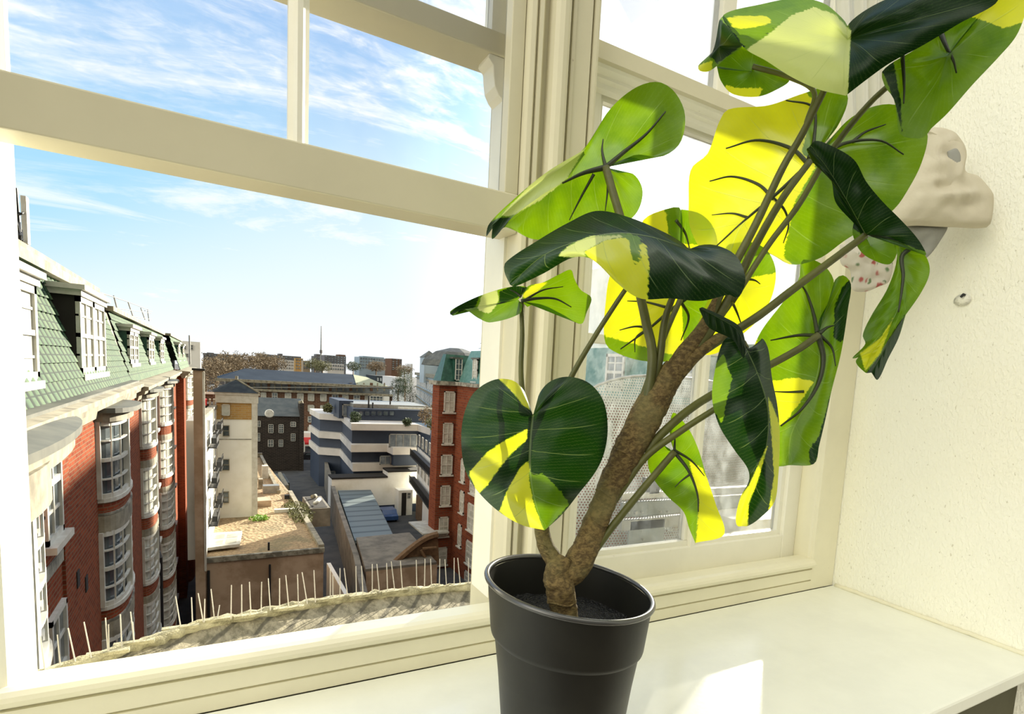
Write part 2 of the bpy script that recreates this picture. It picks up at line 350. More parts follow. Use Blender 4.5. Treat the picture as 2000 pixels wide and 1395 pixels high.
# window 2: closed
w2 = thing('window_2', 'right sash window, closed, with six panes in view', 'window', (1.13, 1.24, -.5)); struct(w2); del w2['category']
fr = MB(); z0, z1 = -.535, .722; Y0, Y1 = 1.215, 1.262
fr.box(.684, .752, Y0, Y1, z0, z1); fr.box(1.528, 1.590, Y0, Y1, z0, z1); fr.box(.752, 1.528, Y0+.0006, Y1, z0, -.444); fr.box(.752, 1.528, Y0+.0006, Y1, .655, z1)
fr.build('lower_sash_frame', M['paint_white'], w2, bevel=.003)
fb = MB(); fb.box(.752, .764, 1.228, 1.25, -.444, .655); fb.box(1.512, 1.528, 1.228, 1.25, -.444, .655); fb.box(.764, 1.512, 1.2285, 1.2495, -.444, -.430); fb.box(.764, 1.512, 1.2285, 1.2495, .64, .655)
fb.build('sash_bead', M['paint_white'], w2)
bars = MB(); bars.box(1.128, 1.168, 1.232, 1.256, -.43, .64); bars.box(1.140, 1.156, 1.216, 1.24, -.508, .64); bars.box(.764, 1.512, 1.228, 1.256, .094, .116)
bars.build('glazing_bar', M['paint_white'], w2, bevel=.002)
MB().box(.764, 1.512, 1.243, 1.246, -.43, .64).build('pane', M['glass_dirty'], w2)
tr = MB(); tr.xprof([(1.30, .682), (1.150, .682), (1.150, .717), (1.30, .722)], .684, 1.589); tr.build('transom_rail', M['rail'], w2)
md = MB(); md.xprof([(1.215, .682), (1.165, .682), (1.168, .676), (1.185, .670), (1.185, .664), (1.197, .660), (1.199, .650), (1.215, .646)], .684, 1.589); md.build('head_moulding', M['paint_white'], w2)
ub = MB(); ub.box(1.122, 1.168, 1.245, 1.285, .72, 1.38); ub.box(1.55, 1.59, 1.245, 1.285, .72, 1.38); ub.box(.684, .715, 1.245, 1.285, .72, 1.38); ub.build('upper_sash_bars', M['paint_white'], w2, bevel=.003)
MB().box(.715, 1.55, 1.262, 1.265, .72, 1.38).build('upper_pane', M['glass'], w2)

# hook stain in the wall
hk = MB(); p = PX(1885, 577, 1.699); hk.tube([p+Vector((.004, 0, 0)), p+Vector((-.010, 0, .001)), p+Vector((-.014, .003, -.006))], .0035, 8)
o = hk.build('wall_hook', M['black'], smooth=True); tag(o, 'small dark screw hook in the cream plaster wall', 'hook')
pl = MB(); pl.lathe([(0, 0), (.012, 0), (.016, .004), (0, .004)], (0, 0, 0), 16)
po = pl.build('filler_patch', M['plaster'], smooth=True); po.matrix_world = Matrix.Translation(p+Vector((.001, .004, -.012))) @ Matrix.Rotation(-math.pi/2, 4, 'Y') @ Matrix.Scale(1.4, 4, (0, 1, 0))
po.parent = o; po.matrix_parent_inverse = Matrix.Identity(4)

# ---- curtain tied back against the right wall
def cloth(name, c1, c2, tr=.4, floral=False):
    m, n = new_mat(name); o = n.n('ShaderNodeTexCoord').outputs['Object']
    col = n.mix(n.noise(o, 40, 4), c1, c2)
    if floral:
        v = n.n('ShaderNodeTexVoronoi'); n.l(o, v.inputs['Vector']); v.inputs['Scale'].default_value = 38
        k = n.m('SUBTRACT', 1, n.ss(v.outputs['Distance'], .25, .42)); h = n.noise(o, 30, 2)
        col = n.mix(n.m('MULTIPLY', k, n.ss(h, .48, .55)), col, (.55, .16, .15)); col = n.mix(n.m('MULTIPLY', k, n.m('SUBTRACT', 1, n.ss(h, .40, .46))), col, (.18, .28, .14))
    d = n.n('ShaderNodeBsdfDiffuse'); n.l(col, d.inputs[0]); t = n.n('ShaderNodeBsdfTranslucent'); n.l(col, t.inputs[0])
    b = n.n('ShaderNodeBump'); b.inputs['Strength'].default_value = .35; b.inputs['Distance'].default_value = .004
    n.l(n.noise(o, 45, 4, .6), b.inputs['Height']); n.l(b.outputs[0], d.inputs['Normal'])
    x = n.n('ShaderNodeMixShader'); x.inputs[0].default_value = tr; n.l(d.outputs[0], x.inputs[1]); n.l(t.outputs[0], x.inputs[2])
    n.l(x.outputs[0], n.n('ShaderNodeOutputMaterial').inputs[0]); return m
M['sheer'] = cloth('sheer_cotton', (.85, .85, .80), (.80, .79, .72), .55)
M['lining'] = cloth('ecru_lining', (.74, .69, .55), (.66, .60, .46), .15)
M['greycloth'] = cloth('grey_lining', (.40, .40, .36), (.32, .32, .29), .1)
M['floral'] = cloth('floral_cotton', (.80, .76, .68), (.72, .68, .58), .3, True)
cu = thing('curtain', 'cream lined floral curtain tied back against the right wall', 'curtain', (1.6, 1.0, .2))
def pillow(outline, d, th, n=64, rip=0, rn=3, cen=None):
    P = [C(x, y, d if not isinstance(d, dict) else 1) for x, y in outline]; P.append(P[0]); S = spline(P, n+1)[:-1]
    c = sum(S, Vector())/n if cen is None else C(*cen, d)
    m = MB(); R = 12
    for side in (1, -1):
        def f(u, v, side=side):
            p = c.lerp(S[int(round(u*n)) % n], v)
            a = 2*math.pi*u; q = p*9
            h = th*math.sqrt(max(0, 1-v**3.2)) + rip*(noise.noise(Vector((p.z*26+p.y*10, p.y*14, 1)))+.5*noise.noise(p*40))*(1-v)**.5
            return p-ray(1200, 600).normalized()*h*side
        m.grid(f, n+1, R)
    return m
def folds(p00, p10, p01, p11, nf, amp, nu=90, nv=16, ph=0):
    m = MB(); nrm = (p10-p00).cross(p01-p00).normalized()
    def f(u, v):
        p = p00.lerp(p10, u).lerp(p01.lerp(p11, u), v)
        return p+nrm*amp*(math.sin(u*nf*6.283+ph+1.3*noise.noise(Vector((u*4, v*1.5, 0))))+.4*math.sin(u*nf*14+v*2))
    return m.grid(f, nu, nv)
folds(C(1630, -60, 1.56), C(1775, -60, 1.56), C(1655, 480, 1.60), C(1765, 470, 1.58), 5, .012).build('sheer_panel', M['sheer'], cu, smooth=True)
pillow([(1800, 300), (1812, 254), (1848, 252), (1882, 290), (1878, 335), (1905, 345), (1937, 382), (1938, 425), (1928, 444), (1860, 444), (1790, 441), (1738, 440), (1745, 400), (1775, 345)], 1.47, .045, rip=.03).build('gathered_lining', M['lining'], cu, smooth=True)
pillow([(1812, 256), (1842, 250), (1866, 262), (1886, 296), (1878, 334), (1856, 338), (1850, 300), (1830, 278)], 1.455, .018, rip=.012).build('rolled_edge', M['lining'], cu, smooth=True)
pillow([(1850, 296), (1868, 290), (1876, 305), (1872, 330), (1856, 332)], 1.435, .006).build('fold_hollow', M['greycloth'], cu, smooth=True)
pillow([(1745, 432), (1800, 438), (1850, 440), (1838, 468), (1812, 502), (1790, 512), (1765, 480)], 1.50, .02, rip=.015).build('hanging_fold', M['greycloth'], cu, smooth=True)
pillow([(1640, 478), (1690, 470), (1740, 500), (1738, 548), (1712, 562), (1690, 570), (1665, 566), (1662, 530), (1642, 515)], 1.53, .025, rip=.03).build('floral_hem', M['floral'], cu, smooth=True)
# ================================================================ THE POTTED PLANT
def leafmat():
    m, n = new_mat('variegated_leaf'); o = n.n('ShaderNodeTexCoord').outputs['Object']
    a = n.n('ShaderNodeAttribute', attribute_name='tone'); s = n.n('ShaderNodeSeparateColor'); n.l(a.outputs['Color'], s.inputs[0])
    uv = n.n('ShaderNodeUVMap'); us = n.n('ShaderNodeSeparateXYZ'); n.l(uv.outputs[0], us.inputs[0]); U, S = us.outputs[0], us.outputs[1]
    nz = n.m('MULTIPLY', n.m('SUBTRACT', n.noise(n.mapp(uv.outputs[0], (4, 26, 1)), 2.2, 6, .7), .5), .9)
    def edge(ch): return n.ss(n.m('ADD', ch, nz), .42, .58)
    y, p, d = edge(s.outputs[0]), edge(s.outputs[1]), edge(s.outputs[2])
    mot = n.ss(n.noise(o, 14, 5, .6), .4, .7)
    ref = n.mix(mot, (.030, .085, .009), (.020, .062, .008)); ref = n.mix(d, ref, (.0025, .014, .004)); ref = n.mix(y, ref, (.46, .50, .06)); ref = n.mix(p, ref, (.55, .60, .30))
    tra = n.mix(mot, (.26, .46, .002), (.16, .34, .002)); tra = n.mix(d, tra, (.008, .042, .001)); tra = n.mix(y, tra, (.95, .95, .01)); tra = n.mix(p, tra, (.62, .70, .20))
    # pale main veins along constant S, and fine feathering between them
    fr = n.m('FRACT', n.m('ADD', n.m('MULTIPLY', S, 8.0), n.m('ADD', n.m('MULTIPLY', U, -1.0), n.m('MULTIPLY', n.m('POWER', U, 2.0), .6))))
    vein = n.m('SUBTRACT', 1, n.ss(n.m('ABSOLUTE', n.m('SUBTRACT', fr, .5)), .006, .020))
    vein = n.m('MULTIPLY', vein, n.m('SUBTRACT', 1, n.ss(U, .70, .92)))
    mid = n.m('SUBTRACT', 1, n.ss(U, .008, .024))
    wv = n.n('ShaderNodeTexWave', wave_type='BANDS', bands_direction='Y'); wv.inputs['Scale'].default_value = 11; wv.inputs['Distortion'].default_value = 3.5
    wv.inputs['Detail'].default_value = 2; wv.inputs['Detail Scale'].default_value = 2.5
    n.l(n.mapp(uv.outputs[0], (1.6, 1.9, 1)), wv.inputs['Vector']); fine = n.ss(wv.outputs['Fac'], .78, .98)
    vm = n.m('MAXIMUM', n.m('MULTIPLY', n.m('MAXIMUM', vein, mid), .42), n.m('MULTIPLY', fine, .06))
    ref = n.mix(vm, ref, (.26, .36, .22)); tra = n.mix(n.m('MULTIPLY', vm, .45), tra, (.60, .78, .12))
    hgt = n.m('ADD', n.m('MULTIPLY', n.m('MAXIMUM', vein, mid), 1.0), n.m('MULTIPLY', wv.outputs['Fac'], .07))
    b = n.n('ShaderNodeBump'); b.inputs['Strength'].default_value = .35; b.inputs['Distance'].default_value = .0015; n.l(hgt, b.inputs['Height'])
    df = n.n('ShaderNodeBsdfDiffuse'); n.l(ref, df.inputs[0]); n.l(b.outputs[0], df.inputs['Normal'])
    tl = n.n('ShaderNodeBsdfTranslucent'); n.l(tra, tl.inputs[0]); n.l(b.outputs[0], tl.inputs['Normal'])
    ad = n.n('ShaderNodeMixShader'); ad.inputs[0].default_value = .62; n.l(df.outputs[0], ad.inputs[1]); n.l(tl.outputs[0], ad.inputs[2])
    gl = n.n('ShaderNodeBsdfGlossy'); gl.inputs['Roughness'].default_value = .32; gl.inputs[0].default_value = (.9, 1, .95, 1); n.l(b.outputs[0], gl.inputs['Normal'])
    fs = n.n('ShaderNodeFresnel'); fs.inputs[0].default_value = 1.38
    mx = n.n('ShaderNodeMixShader'); n.l(n.m('MINIMUM', n.m('MULTIPLY', fs.outputs[0], .5), .07), mx.inputs[0]); n.l(ad.outputs[0], mx.inputs[1]); n.l(gl.outputs[0], mx.inputs[2])
    n.l(mx.outputs[0], n.n('ShaderNodeOutputMaterial').inputs[0]); return m
M['leaf'] = leafmat()
M['petiole'] = plain('petiole_green', (.115, .12, .028), (.075, .08, .018), 18, .5)
M['rib'] = plain('dark_leaf_rib', (.028, .038, .014), None, 18, .5)
def barkmat():
    m, n = new_mat('brown_bark'); o = n.n('ShaderNodeTexCoord').outputs['Object']
    a = n.noise(n.mapp(o, (1, 1, 1.6)), 130, 6, .7, .3); b = n.noise(o, 14, 4)
    col = n.mix(n.ss(a, .4, .62), (.085, .052, .014), (.24, .165, .055)); col = n.mix(n.m('MULTIPLY', n.ss(b, .5, .7), .5), col, (.20, .19, .07))
    finish(n, col, .7, a, .8, .004); return m
M['bark'] = barkmat()
M['pot'] = plain('black_plastic', (.012, .012, .010), (.018, .018, .014), 9, .45, .1, .001, spec=.35)
M['pot_rim'] = plain('black_plastic_rim', (.05, .05, .048), None, 9, .24, .05, .001, spec=1)
def soilmat():
    m, n = new_mat('black_potting_grit'); o = n.n('ShaderNodeTexCoord').outputs['Object']
    v = n.n('ShaderNodeTexVoronoi'); n.l(o, v.inputs['Vector']); v.inputs['Scale'].default_value = 210
    finish(n, n.mix(n.noise(o, 160, 2), (.006, .006, .007), (.030, .032, .034)), .55, v.outputs['Distance'], 1, .006); return m
M['soil'] = soilmat()

PC = Vector((.450, .728, 0)); RZ = -.300; RR = .1265
plant = thing('potted_plant', 'tall variegated heart-leaved plant in a black plastic pot on the sill', 'plant', (PC.x, PC.y, SZ))
H = RZ-SZ
TILT = math.tan(math.radians(8.0)); RH = Vector((RT.x, RT.y, 0)).normalized()
def skew(m):                       # shear growing with height, so the rim slopes down to the right
    m.v = [(x, y, z-TILT*((Vector((x, y, 0))-PC).dot(RH))*max(0, min(1, (z-SZ)/H))) for x, y, z in m.v]; return m
# pot: tapered wall with a deeper collar and rolled rim
outer = [(.0, .0), (.078, .0), (.084, .004), (RR-.0195, H*.70), (RR-.0185, H*.715), (RR-.0120, H*.735), (RR-.0110, H*.75), (RR-.004, H-.008)]
inner = [(RR-.007, H-.006), (RR-.018, H*.70), (.080, .010), (0, .010)]
pt = skew(MB().lathe(outer+inner, (PC.x, PC.y, SZ), 96)).build('pot', M['pot'], plant, smooth=True)
q = pt.modifiers.new('e', 'EDGE_SPLIT'); q.split_angle = math.radians(38)
rim = [(RR+.0042*math.cos(a)-.0028, H-.0035+.0042*math.sin(a)) for a in [i*math.pi/5 for i in range(10)]]
skew(MB().lathe(rim, (PC.x, PC.y, SZ), 96, closed=True)).build('rim', M['pot_rim'], pt, smooth=True)
sm = MB(); SOZ = SZ+H*.80
def sf(u, v):
    r = v*(RR-.012); a = u*2*math.pi; x, y = r*math.cos(a), r*math.sin(a)
    return (PC.x+x, PC.y+y, SOZ+.004*noise.noise(Vector((x*60, y*60, 0)))+.003*noise.noise(Vector((x*190, y*190, 2)))+.010*(1-v))
skew(sm.grid(sf, 97, 34)).build('potting_grit', M['soil'], plant, smooth=True)

# trunk --------------------------------------------------------
def path3(pts, n): return spline([C(*p) for p in pts], n)
def radii(rs, n):
    o = []
    for i in range(n):
        t = i/(n-1)*(len(rs)-1); k = min(int(t), len(rs)-2); o.append((rs[k]*(1-(t-k))+rs[k+1]*(t-k))/FPX)
    return o
def limb(name, pts, rs, mat, n=40, wob=0, sides=14, parent=plant, mb=None):
    R = radii(rs, n); P = path3(pts, n); R = [r*P[i].dot(FW) for i, r in enumerate(R)]
    m = (mb or MB()).tube(P, R, sides, True, wob)
    return m.build(name, mat, parent, smooth=True) if mb is None else m
tb = MB()
limb('', [(1104, 1222, .862), (1102, 1190, .860), (1094, 1150, .858), (1090, 1115, .858), (1104, 1090, .864)], [22, 24, 27, 30, 28, 24, 16], None, 60, .16, 24, mb=tb)
limb('', [(1098, 1128, .866), (1122, 1112, .872), (1142, 1075, .876), (1170, 1005, .88), (1200, 935, .885), (1238, 860, .89), (1272, 795, .892), (1300, 748, .892), (1320, 718, .892)], [27, 28, 26, 25, 25, 27, 30, 32, 32, 28, 23], None, 110, .10, 24, mb=tb)
limb('', [(1088, 1105, .862), (1074, 1080, .868), (1062, 1055, .872), (1058, 1020, .876), (1052, 960, .88), (1048, 900, .884)], [18, 17, 15, 13, 12, 9, 6], None, 60, .12, 18, mb=tb)
limb('', [(1118, 1118, .866), (1130, 1090, .872), (1134, 1060, .876)], [16, 17, 15], None, 24, .15, 14, mb=tb)
limb('', [(1308, 740, .892), (1335, 695, .892), (1372, 642, .889), (1400, 582, .886)], [22, 18, 12, 6.5], None, 40, .06, 18, mb=tb)
limb('', [(1312, 738, .892), (1345, 705, .891), (1385, 672, .890), (1430, 645, .892)], [20, 15, 11, 7], None, 40, .06, 18, mb=tb)
limb('', [(1250, 850, .888), (1262, 810, .882), (1268, 780, .880)], [13, 12, 8], None, 24, .08, 14, mb=tb)
tb.build('trunk', M['bark'], plant, smooth=True)
for (x, y, d, r, ang) in ((1165, 1018, .878, 23, 1.15), (1185, 965, .880, 22, 1.1), (1222, 888, .884, 24, 1.1), (1096, 1176, .856, 26, 1.5), (1066, 1068, .868, 15, 1.2), (1072, 1085, .866, 17, 1.1)):
    c = C(x, y, d); ax = (C(x+math.cos(ang)*10, y-math.sin(ang)*10, d)-c).normalized(); a = ax.cross(Vector((0, 1, 0))).normalized(); b = ax.cross(a); rr = r*d/FPX*1.01
    MB().tube([c+(a*math.cos(t)+b*math.sin(t))*rr+ax*.0015*math.sin(3*t) for t in [i*6.2832/24 for i in range(25)]], .0016, 6).build('bark_ring', M['bark'], plant, smooth=True)

# leaves -------------------------------------------------------
def inpoly(x, y, P):
    c = False; j = len(P)-1
    for i in range(len(P)):
        if (P[i][1] > y) != (P[j][1] > y) and x < (P[j][0]-P[i][0])*(y-P[i][1])/(P[j][1]-P[i][1])+P[i][0]: c = not c
        j = i
    return c
def sdist(x, y, P):
    m = 1e9
    for i in range(len(P)):
        ax, ay = P[i-1]; bx_, by = P[i]; dx, dy = bx_-ax, by-ay; L = dx*dx+dy*dy
        t = max(0, min(1, ((x-ax)*dx+(y-ay)*dy)/L)) if L else 0
        m = min(m, math.hypot(x-ax-t*dx, y-ay-t*dy))
    return m if inpoly(x, y, P) else -m
def leaf(patches, paint=(), base='g', ribs=(), stalk=None, label=None, nr=64, nc=18):
    """patches: dicts(mid, L, R, bulge, s0) of (x, y, depth) rows; paint: (tone, polygon)"""
    V = []; F = []; UVS = []; PXY = []
    for pa in patches:
        mid = pa['mid']; bul = pa.get('bulge', .012); s0 = pa.get('s0', .3 if len(mid) > 1 else 0); rip = pa.get('rip', .0016 if s0 < 1 else 0)
        m3 = spline([Vector(p) for p in mid], 100)
        for side in ('L', 'R'):
            if side not in pa: continue
            O = spline([Vector(p) for p in [mid[0]]*(1 if pa.get('fromhub', 1) else 0)+pa[side]+([mid[-1]] if len(mid) > 1 else [])], nr)
            k = len(V)
            for i in range(nr):
                s = i/(nr-1); sp = max(0, (s-s0)/(1-s0))**1.15 if s0 < 1 else 0
                a = m3[min(99, int(round(sp*99)))]; b = O[i]
                L = min(1, math.hypot(a.x-b.x, a.y-b.y)/90)
                for j in range(nc):
                    v = j/(nc-1); p = a.lerp(b, v)
                    dd = p.z-bul*math.sin(math.pi*min(1, v*1.0))*L+rip*L*math.sin(s*7*6.283+3.1-v*2.8)*math.sin(math.pi*v)+.004*L*noise.noise(Vector((p.x/45, p.y/45, 3)))
                    V.append(C(p.x, p.y, dd)); PXY.append((p.x, p.y)); UVS.append((v, s))
            for i in range(nr-1):
                for j in range(nc-1):
                    q = (k+i*nc+j, k+(i+1)*nc+j, k+(i+1)*nc+j+1, k+i*nc+j+1)
                    F.append(q if side == 'L' else q[::-1])
    me = D.meshes.new('leaf'); me.from_pydata(V, [], F); me.update()
    me.polygons.foreach_set('use_smooth', [True]*len(me.polygons))
    uv = me.uv_layers.new(name='UVMap'); idx = [0]*len(me.loops); me.loops.foreach_get('vertex_index', idx)
    uv.data.foreach_set('uv', [c for i in idx for c in UVS[i]])
    at = me.attributes.new('tone', 'FLOAT_COLOR', 'POINT'); cols = []
    for (x, y) in PXY:
        t = {'y': 0., 'p': 0., 'd': 1. if base == 'd' else 0.}
        if base == 'y': t['y'] = 1.
        for ch, P in paint:
            w_ = max(0, min(1, sdist(x, y, P)/14+.5))
            if ch == 'g': t = {a: b*(1-w_) for a, b in t.items()}
            else: t = {a: (max(b, w_) if a == ch else b*(1-w_)) for a, b in t.items()}
        cols += [t['y'], t['p'], t['d'], 1]
    at.data.foreach_set('color', cols)
    o = D.objects.new('leaf', me); COL.objects.link(o); me.materials.append(M['leaf']); child(o, plant)
    if label: o['label'] = label
    def near(x, y):
        best = min(range(0, len(PXY)), key=lambda i: (PXY[i][0]-x)**2+(PXY[i][1]-y)**2+(2000*max(0, V[i].dot(FW)-dmin))*.0)
        return V[best].dot(FW)
    dmin = 0
    for rb in ribs:
        w0 = rb[0]; P = [C(x, y, near(x, y)-.0035) for x, y in rb[1:]]; P = spline(P, 22)
        MB().tube(P, [w0*P[i].dot(FW)/FPX*(1-.72*i/21) for i in range(22)], 8).build('rib', M['rib'], o, smooth=True)
    if stalk:
        P = path3(stalk[1], 36); r_ = stalk[0]; r2 = stalk[2] if len(stalk) > 2 else r_
        MB().tube(P, [(r_+(r2-r_)*i/35)*P[i].dot(FW)/FPX for i in range(36)], 10, True, .05).build('petiole', M['petiole'], o, smooth=True)
    return o
def dz(pts, d): return [(p[0], p[1], p[2] if len(p) > 2 else d) for p in pts]

# front heart-shaped leaf
leaf([dict(mid=dz([(1041, 812), (1036, 860), (1035, 920), (1045, 980), (1064, 1036)], .80), bulge=.010, s0=.33,
      L=dz([(1034, 800), (1026, 768), (1003, 744), (965, 742), (925, 768), (905, 815), (901, 870), (910, 922), (935, 962), (975, 1000), (1020, 1026)], .825),
      R=dz([(1046, 798), (1054, 768), (1075, 745), (1110, 736), (1150, 748), (1178, 782), (1187, 835), (1180, 885), (1163, 922), (1130, 965), (1098, 1005)], .815))],
     paint=[('y', [(972, 738), (1003, 740), (1028, 765), (1034, 800), (1020, 790), (1000, 765)]), ('y', [(915, 925), (950, 885), (990, 858), (1030, 838), (1030, 858), (1000, 885), (975, 915), (950, 950), (935, 965)]),
            ('y', [(975, 1000), (990, 960), (1015, 915), (1033, 898), (1036, 950), (1045, 985), (1066, 1040), (1020, 1032)]), ('g', [(1036, 930), (1060, 925), (1095, 960), (1112, 985), (1066, 1036), (1045, 980)])], base='d',  # last green wedge puts sunlight on the dark leaf into its colour
     stalk=(5.5, [(1041, 812, .805), (1052, 860, .83), (1058, 930, .865), (1060, 1010, .875)], 8), label='large heart-shaped leaf, dark green with yellow wedges, facing the room')
# long arching leaf
leaf([dict(mid=dz([(1345, 487, .80), (1270, 462, .79), (1200, 455, .785), (1130, 470, .785), (1060, 500, .79), (996, 556, .80)], .8), bulge=.012, s0=.12,
      L=dz([(1335, 476, .82), (1300, 455, .83), (1230, 425, .845), (1165, 412, .85), (1110, 435, .84), (1050, 470, .83), (988, 512, .81), (985, 530, .805)], .83),
      R=dz([(1372, 478, .80), (1402, 480, .79), (1438, 500, .78), (1456, 545, .77), (1442, 582, .765), (1425, 576, .765), (1370, 588, .765), (1310, 583, .77), (1250, 583, .77), (1205, 553, .775), (1160, 508, .78), (1120, 503, .785), (1060, 535, .79), (1000, 562, .80)], .78))],
     paint=[('p', [(1090, 500), (1110, 480), (1150, 462), (1215, 456), (1250, 465), (1180, 478), (1140, 505)]), ('y', [(1140, 492), (1180, 470), (1225, 462), (1262, 478), (1268, 520), (1264, 590), (1240, 590), (1200, 560), (1160, 512)]),
            ('g', [(1226, 458), (1245, 462), (1252, 505), (1240, 520), (1234, 500)])], base='d', label='long arching dark green leaf with a yellow patch',
     stalk=(5, [(1345, 487, .805), (1330, 540, .85), (1300, 620, .88), (1288, 700, .885), (1268, 780, .885)], 9))
# upper left leaf, seen from below
leaf([dict(mid=dz([(1183, 327, .91), (1100, 357, .90), (1030, 405, .89), (972, 455, .875)], .9), bulge=-.012, s0=.35,
      L=dz([(1213, 315), (1243, 302), (1292, 306), (1328, 280), (1338, 225), (1318, 180), (1285, 160), (1240, 172), (1190, 215), (1145, 285), (1085, 335, .88), (1020, 390, .87), (975, 435, .865)], .92),
      R=dz([(1205, 337), (1237, 340), (1255, 372), (1244, 415), (1210, 440), (1150, 440), (1085, 465), (1040, 467), (1000, 448), (985, 444)], .92)),
      dict(mid=[(1140, 296, .885), (1080, 340, .87), (1010, 395, .855), (962, 440, .85)], s0=0, fromhub=0, bulge=-.004, rip=0,
      L=dz([(1146, 290), (1070, 335), (1005, 388), (955, 438), (950, 462)], .86), R=dz([(1142, 302, .88), (1105, 350, .87), (1060, 380, .86), (1000, 425, .855), (962, 467, .85)], .86))],
     paint=[('p', [(1143, 290), (1050, 345), (975, 425), (995, 425), (1060, 388), (1106, 350)]), ('d', [(975, 425), (945, 440), (945, 475), (965, 470), (1000, 425)])], label='upper left green leaf seen from below, its edge folded over',
     ribs=[(5, (1183, 327), (1215, 300), (1262, 262), (1300, 218)), (6, (1183, 327), (1140, 338), (1098, 358)), (4, (1183, 327), (1176, 295), (1178, 272)), (3.2, (1160, 340), (1135, 385), (1112, 430)), (3, (1188, 345), (1186, 380), (1182, 412))],
     stalk=(8, [(1183, 327, .905), (1196, 372, .90), (1222, 460, .895), (1250, 575, .89), (1262, 630, .885), (1274, 690, .88), (1268, 760, .88), (1250, 850, .885)], 10))
# small leaf left
leaf([dict(mid=[(1018, 588, .86)], s0=1, bulge=-.006,
      L=dz([(1030, 560), (1060, 552), (1092, 536), (1115, 527), (1122, 545), (1134, 566), (1155, 582), (1146, 610), (1135, 633), (1098, 614), (1050, 592), (1030, 600)], .87)),
      dict(mid=[(1012, 585, .86)], s0=1, bulge=-.004,
      L=dz([(1030, 562), (1000, 560), (945, 575), (900, 595), (878, 610), (884, 617), (905, 604), (935, 622), (958, 630), (1015, 613), (1020, 595)], .85))],
     paint=[('y', [(1010, 575), (1050, 552), (1070, 552), (1030, 585)]), ('d', [(870, 620), (900, 590), (940, 572), (930, 600), (905, 606)]), ('p', [(932, 605), (942, 575), (972, 565), (980, 585), (955, 613)]), ('d', [(975, 570), (1005, 556), (1030, 562), (1015, 580), (975, 595)])],
     ribs=[(3.5, (1018, 588), (1050, 583), (1085, 584), (1116, 600)), (3, (1018, 580), (1008, 572), (996, 566)), (2.5, (1022, 588), (1060, 567), (1100, 560))], label='small green leaf with a grey-green half, left of the post',
     stalk=(4.5, [(1018, 590, .86), (1020, 650, .865), (1018, 735, .87), (1030, 820, .875), (1048, 900, .884)], 6))
# bare petiole crossing the post
limb('petiole', [(1222, 565, .82), (1205, 590, .83), (1160, 660, .85), (1115, 738, .865), (1080, 820, .88), (1055, 900, .885)], [4.5, 5.5, 6.5], M['petiole'], 40, .04, 10)
# big yellow leaf
leaf([dict(mid=dz([(1582, 315, .94), (1515, 385, .93), (1450, 440, .92), (1418, 518, .92)], .93), bulge=-.02, s0=.38,
      L=dz([(1600, 290), (1637, 245), (1656, 187), (1625, 168), (1565, 184), (1500, 206), (1422, 214), (1404, 240), (1382, 300), (1350, 330), (1345, 395), (1348, 445), (1372, 490)], .95),
      R=dz([(1606, 298), (1650, 240), (1700, 210), (1750, 205), (1795, 235), (1812, 262), (1800, 318), (1775, 368), (1745, 410), (1690, 445), (1650, 470), (1600, 505), (1545, 517), (1500, 495), (1460, 505)], .955))],
     paint=[('g', [(1560, 160), (1670, 160), (1670, 250), (1600, 320), (1565, 300), (1590, 200)]), ('g', [(1590, 330), (1660, 200), (1830, 190), (1830, 330), (1650, 500), (1560, 530), (1530, 500), (1550, 400)])], base='y', nc=22,
     ribs=[(4.5, (1578, 320), (1545, 290), (1480, 274), (1418, 290)), (4, (1510, 388), (1480, 360), (1430, 345), (1386, 354)), (4.5, (1590, 315), (1650, 280), (1720, 275), (1765, 302)), (3.5, (1665, 277), (1690, 258), (1730, 243)), (4.5, (1580, 310), (1590, 270), (1588, 210), (1535, 196)),
           (3.2, (1508, 385), (1532, 410), (1540, 440), (1530, 475)), (4.5, (1580, 320), (1515, 380), (1455, 430), (1400, 480)), (2.8, (1460, 425), (1430, 417), (1390, 420))], label='largest leaf, bright yellow on the left, lit from behind',
     stalk=(6.5, [(1582, 315, .925), (1530, 385, .915), (1475, 480, .905), (1430, 570, .895), (1385, 650, .89), (1340, 710, .89)], 10))
# tall top leaf
leaf([dict(mid=[(1655, 78, .76)], s0=1, bulge=.02, rip=0,
      L=dz([(1655, 50, .77), (1700, 14, .76), (1760, -12, .74), (1880, -40, .70), (1950, -2, .69), (1870, 48, .69), (1800, 90, .70), (1740, 122, .71), (1700, 150, .72), (1652, 187, .735)], .74),
      R=dz([(1655, 50, .77), (1635, 26, .79), (1608, 6, .81), (1560, -4, .83), (1488, 8, .84), (1412, 30, .84), (1430, 62, .82), (1455, 95, .80), (1495, 118, .78), (1545, 150, .76), (1600, 175, .745), (1652, 187, .735)], .78))],
     paint=[('g', [(1400, 20), (1560, -20), (1660, 20), (1655, 60), (1600, 20), (1540, 30), (1500, 60), (1456, 95)]), ('p', [(1456, 98), (1500, 68), (1545, 30), (1590, 14), (1630, 28), (1662, 60), (1655, 192), (1600, 185), (1540, 156)]), ('y', [(1418, 33), (1500, 30), (1508, 44), (1470, 55), (1432, 56)])], base='d', nc=26,  # yellow patch at upper left paints in the light on the leaf
     label='top leaf, very dark green with a pale yellow-green fold', stalk=(6.5, [(1612, 172, .80), (1565, 265, .84), (1530, 325, .86), (1475, 440, .875), (1420, 545, .885), (1375, 640, .89), (1330, 700, .89)], 10))
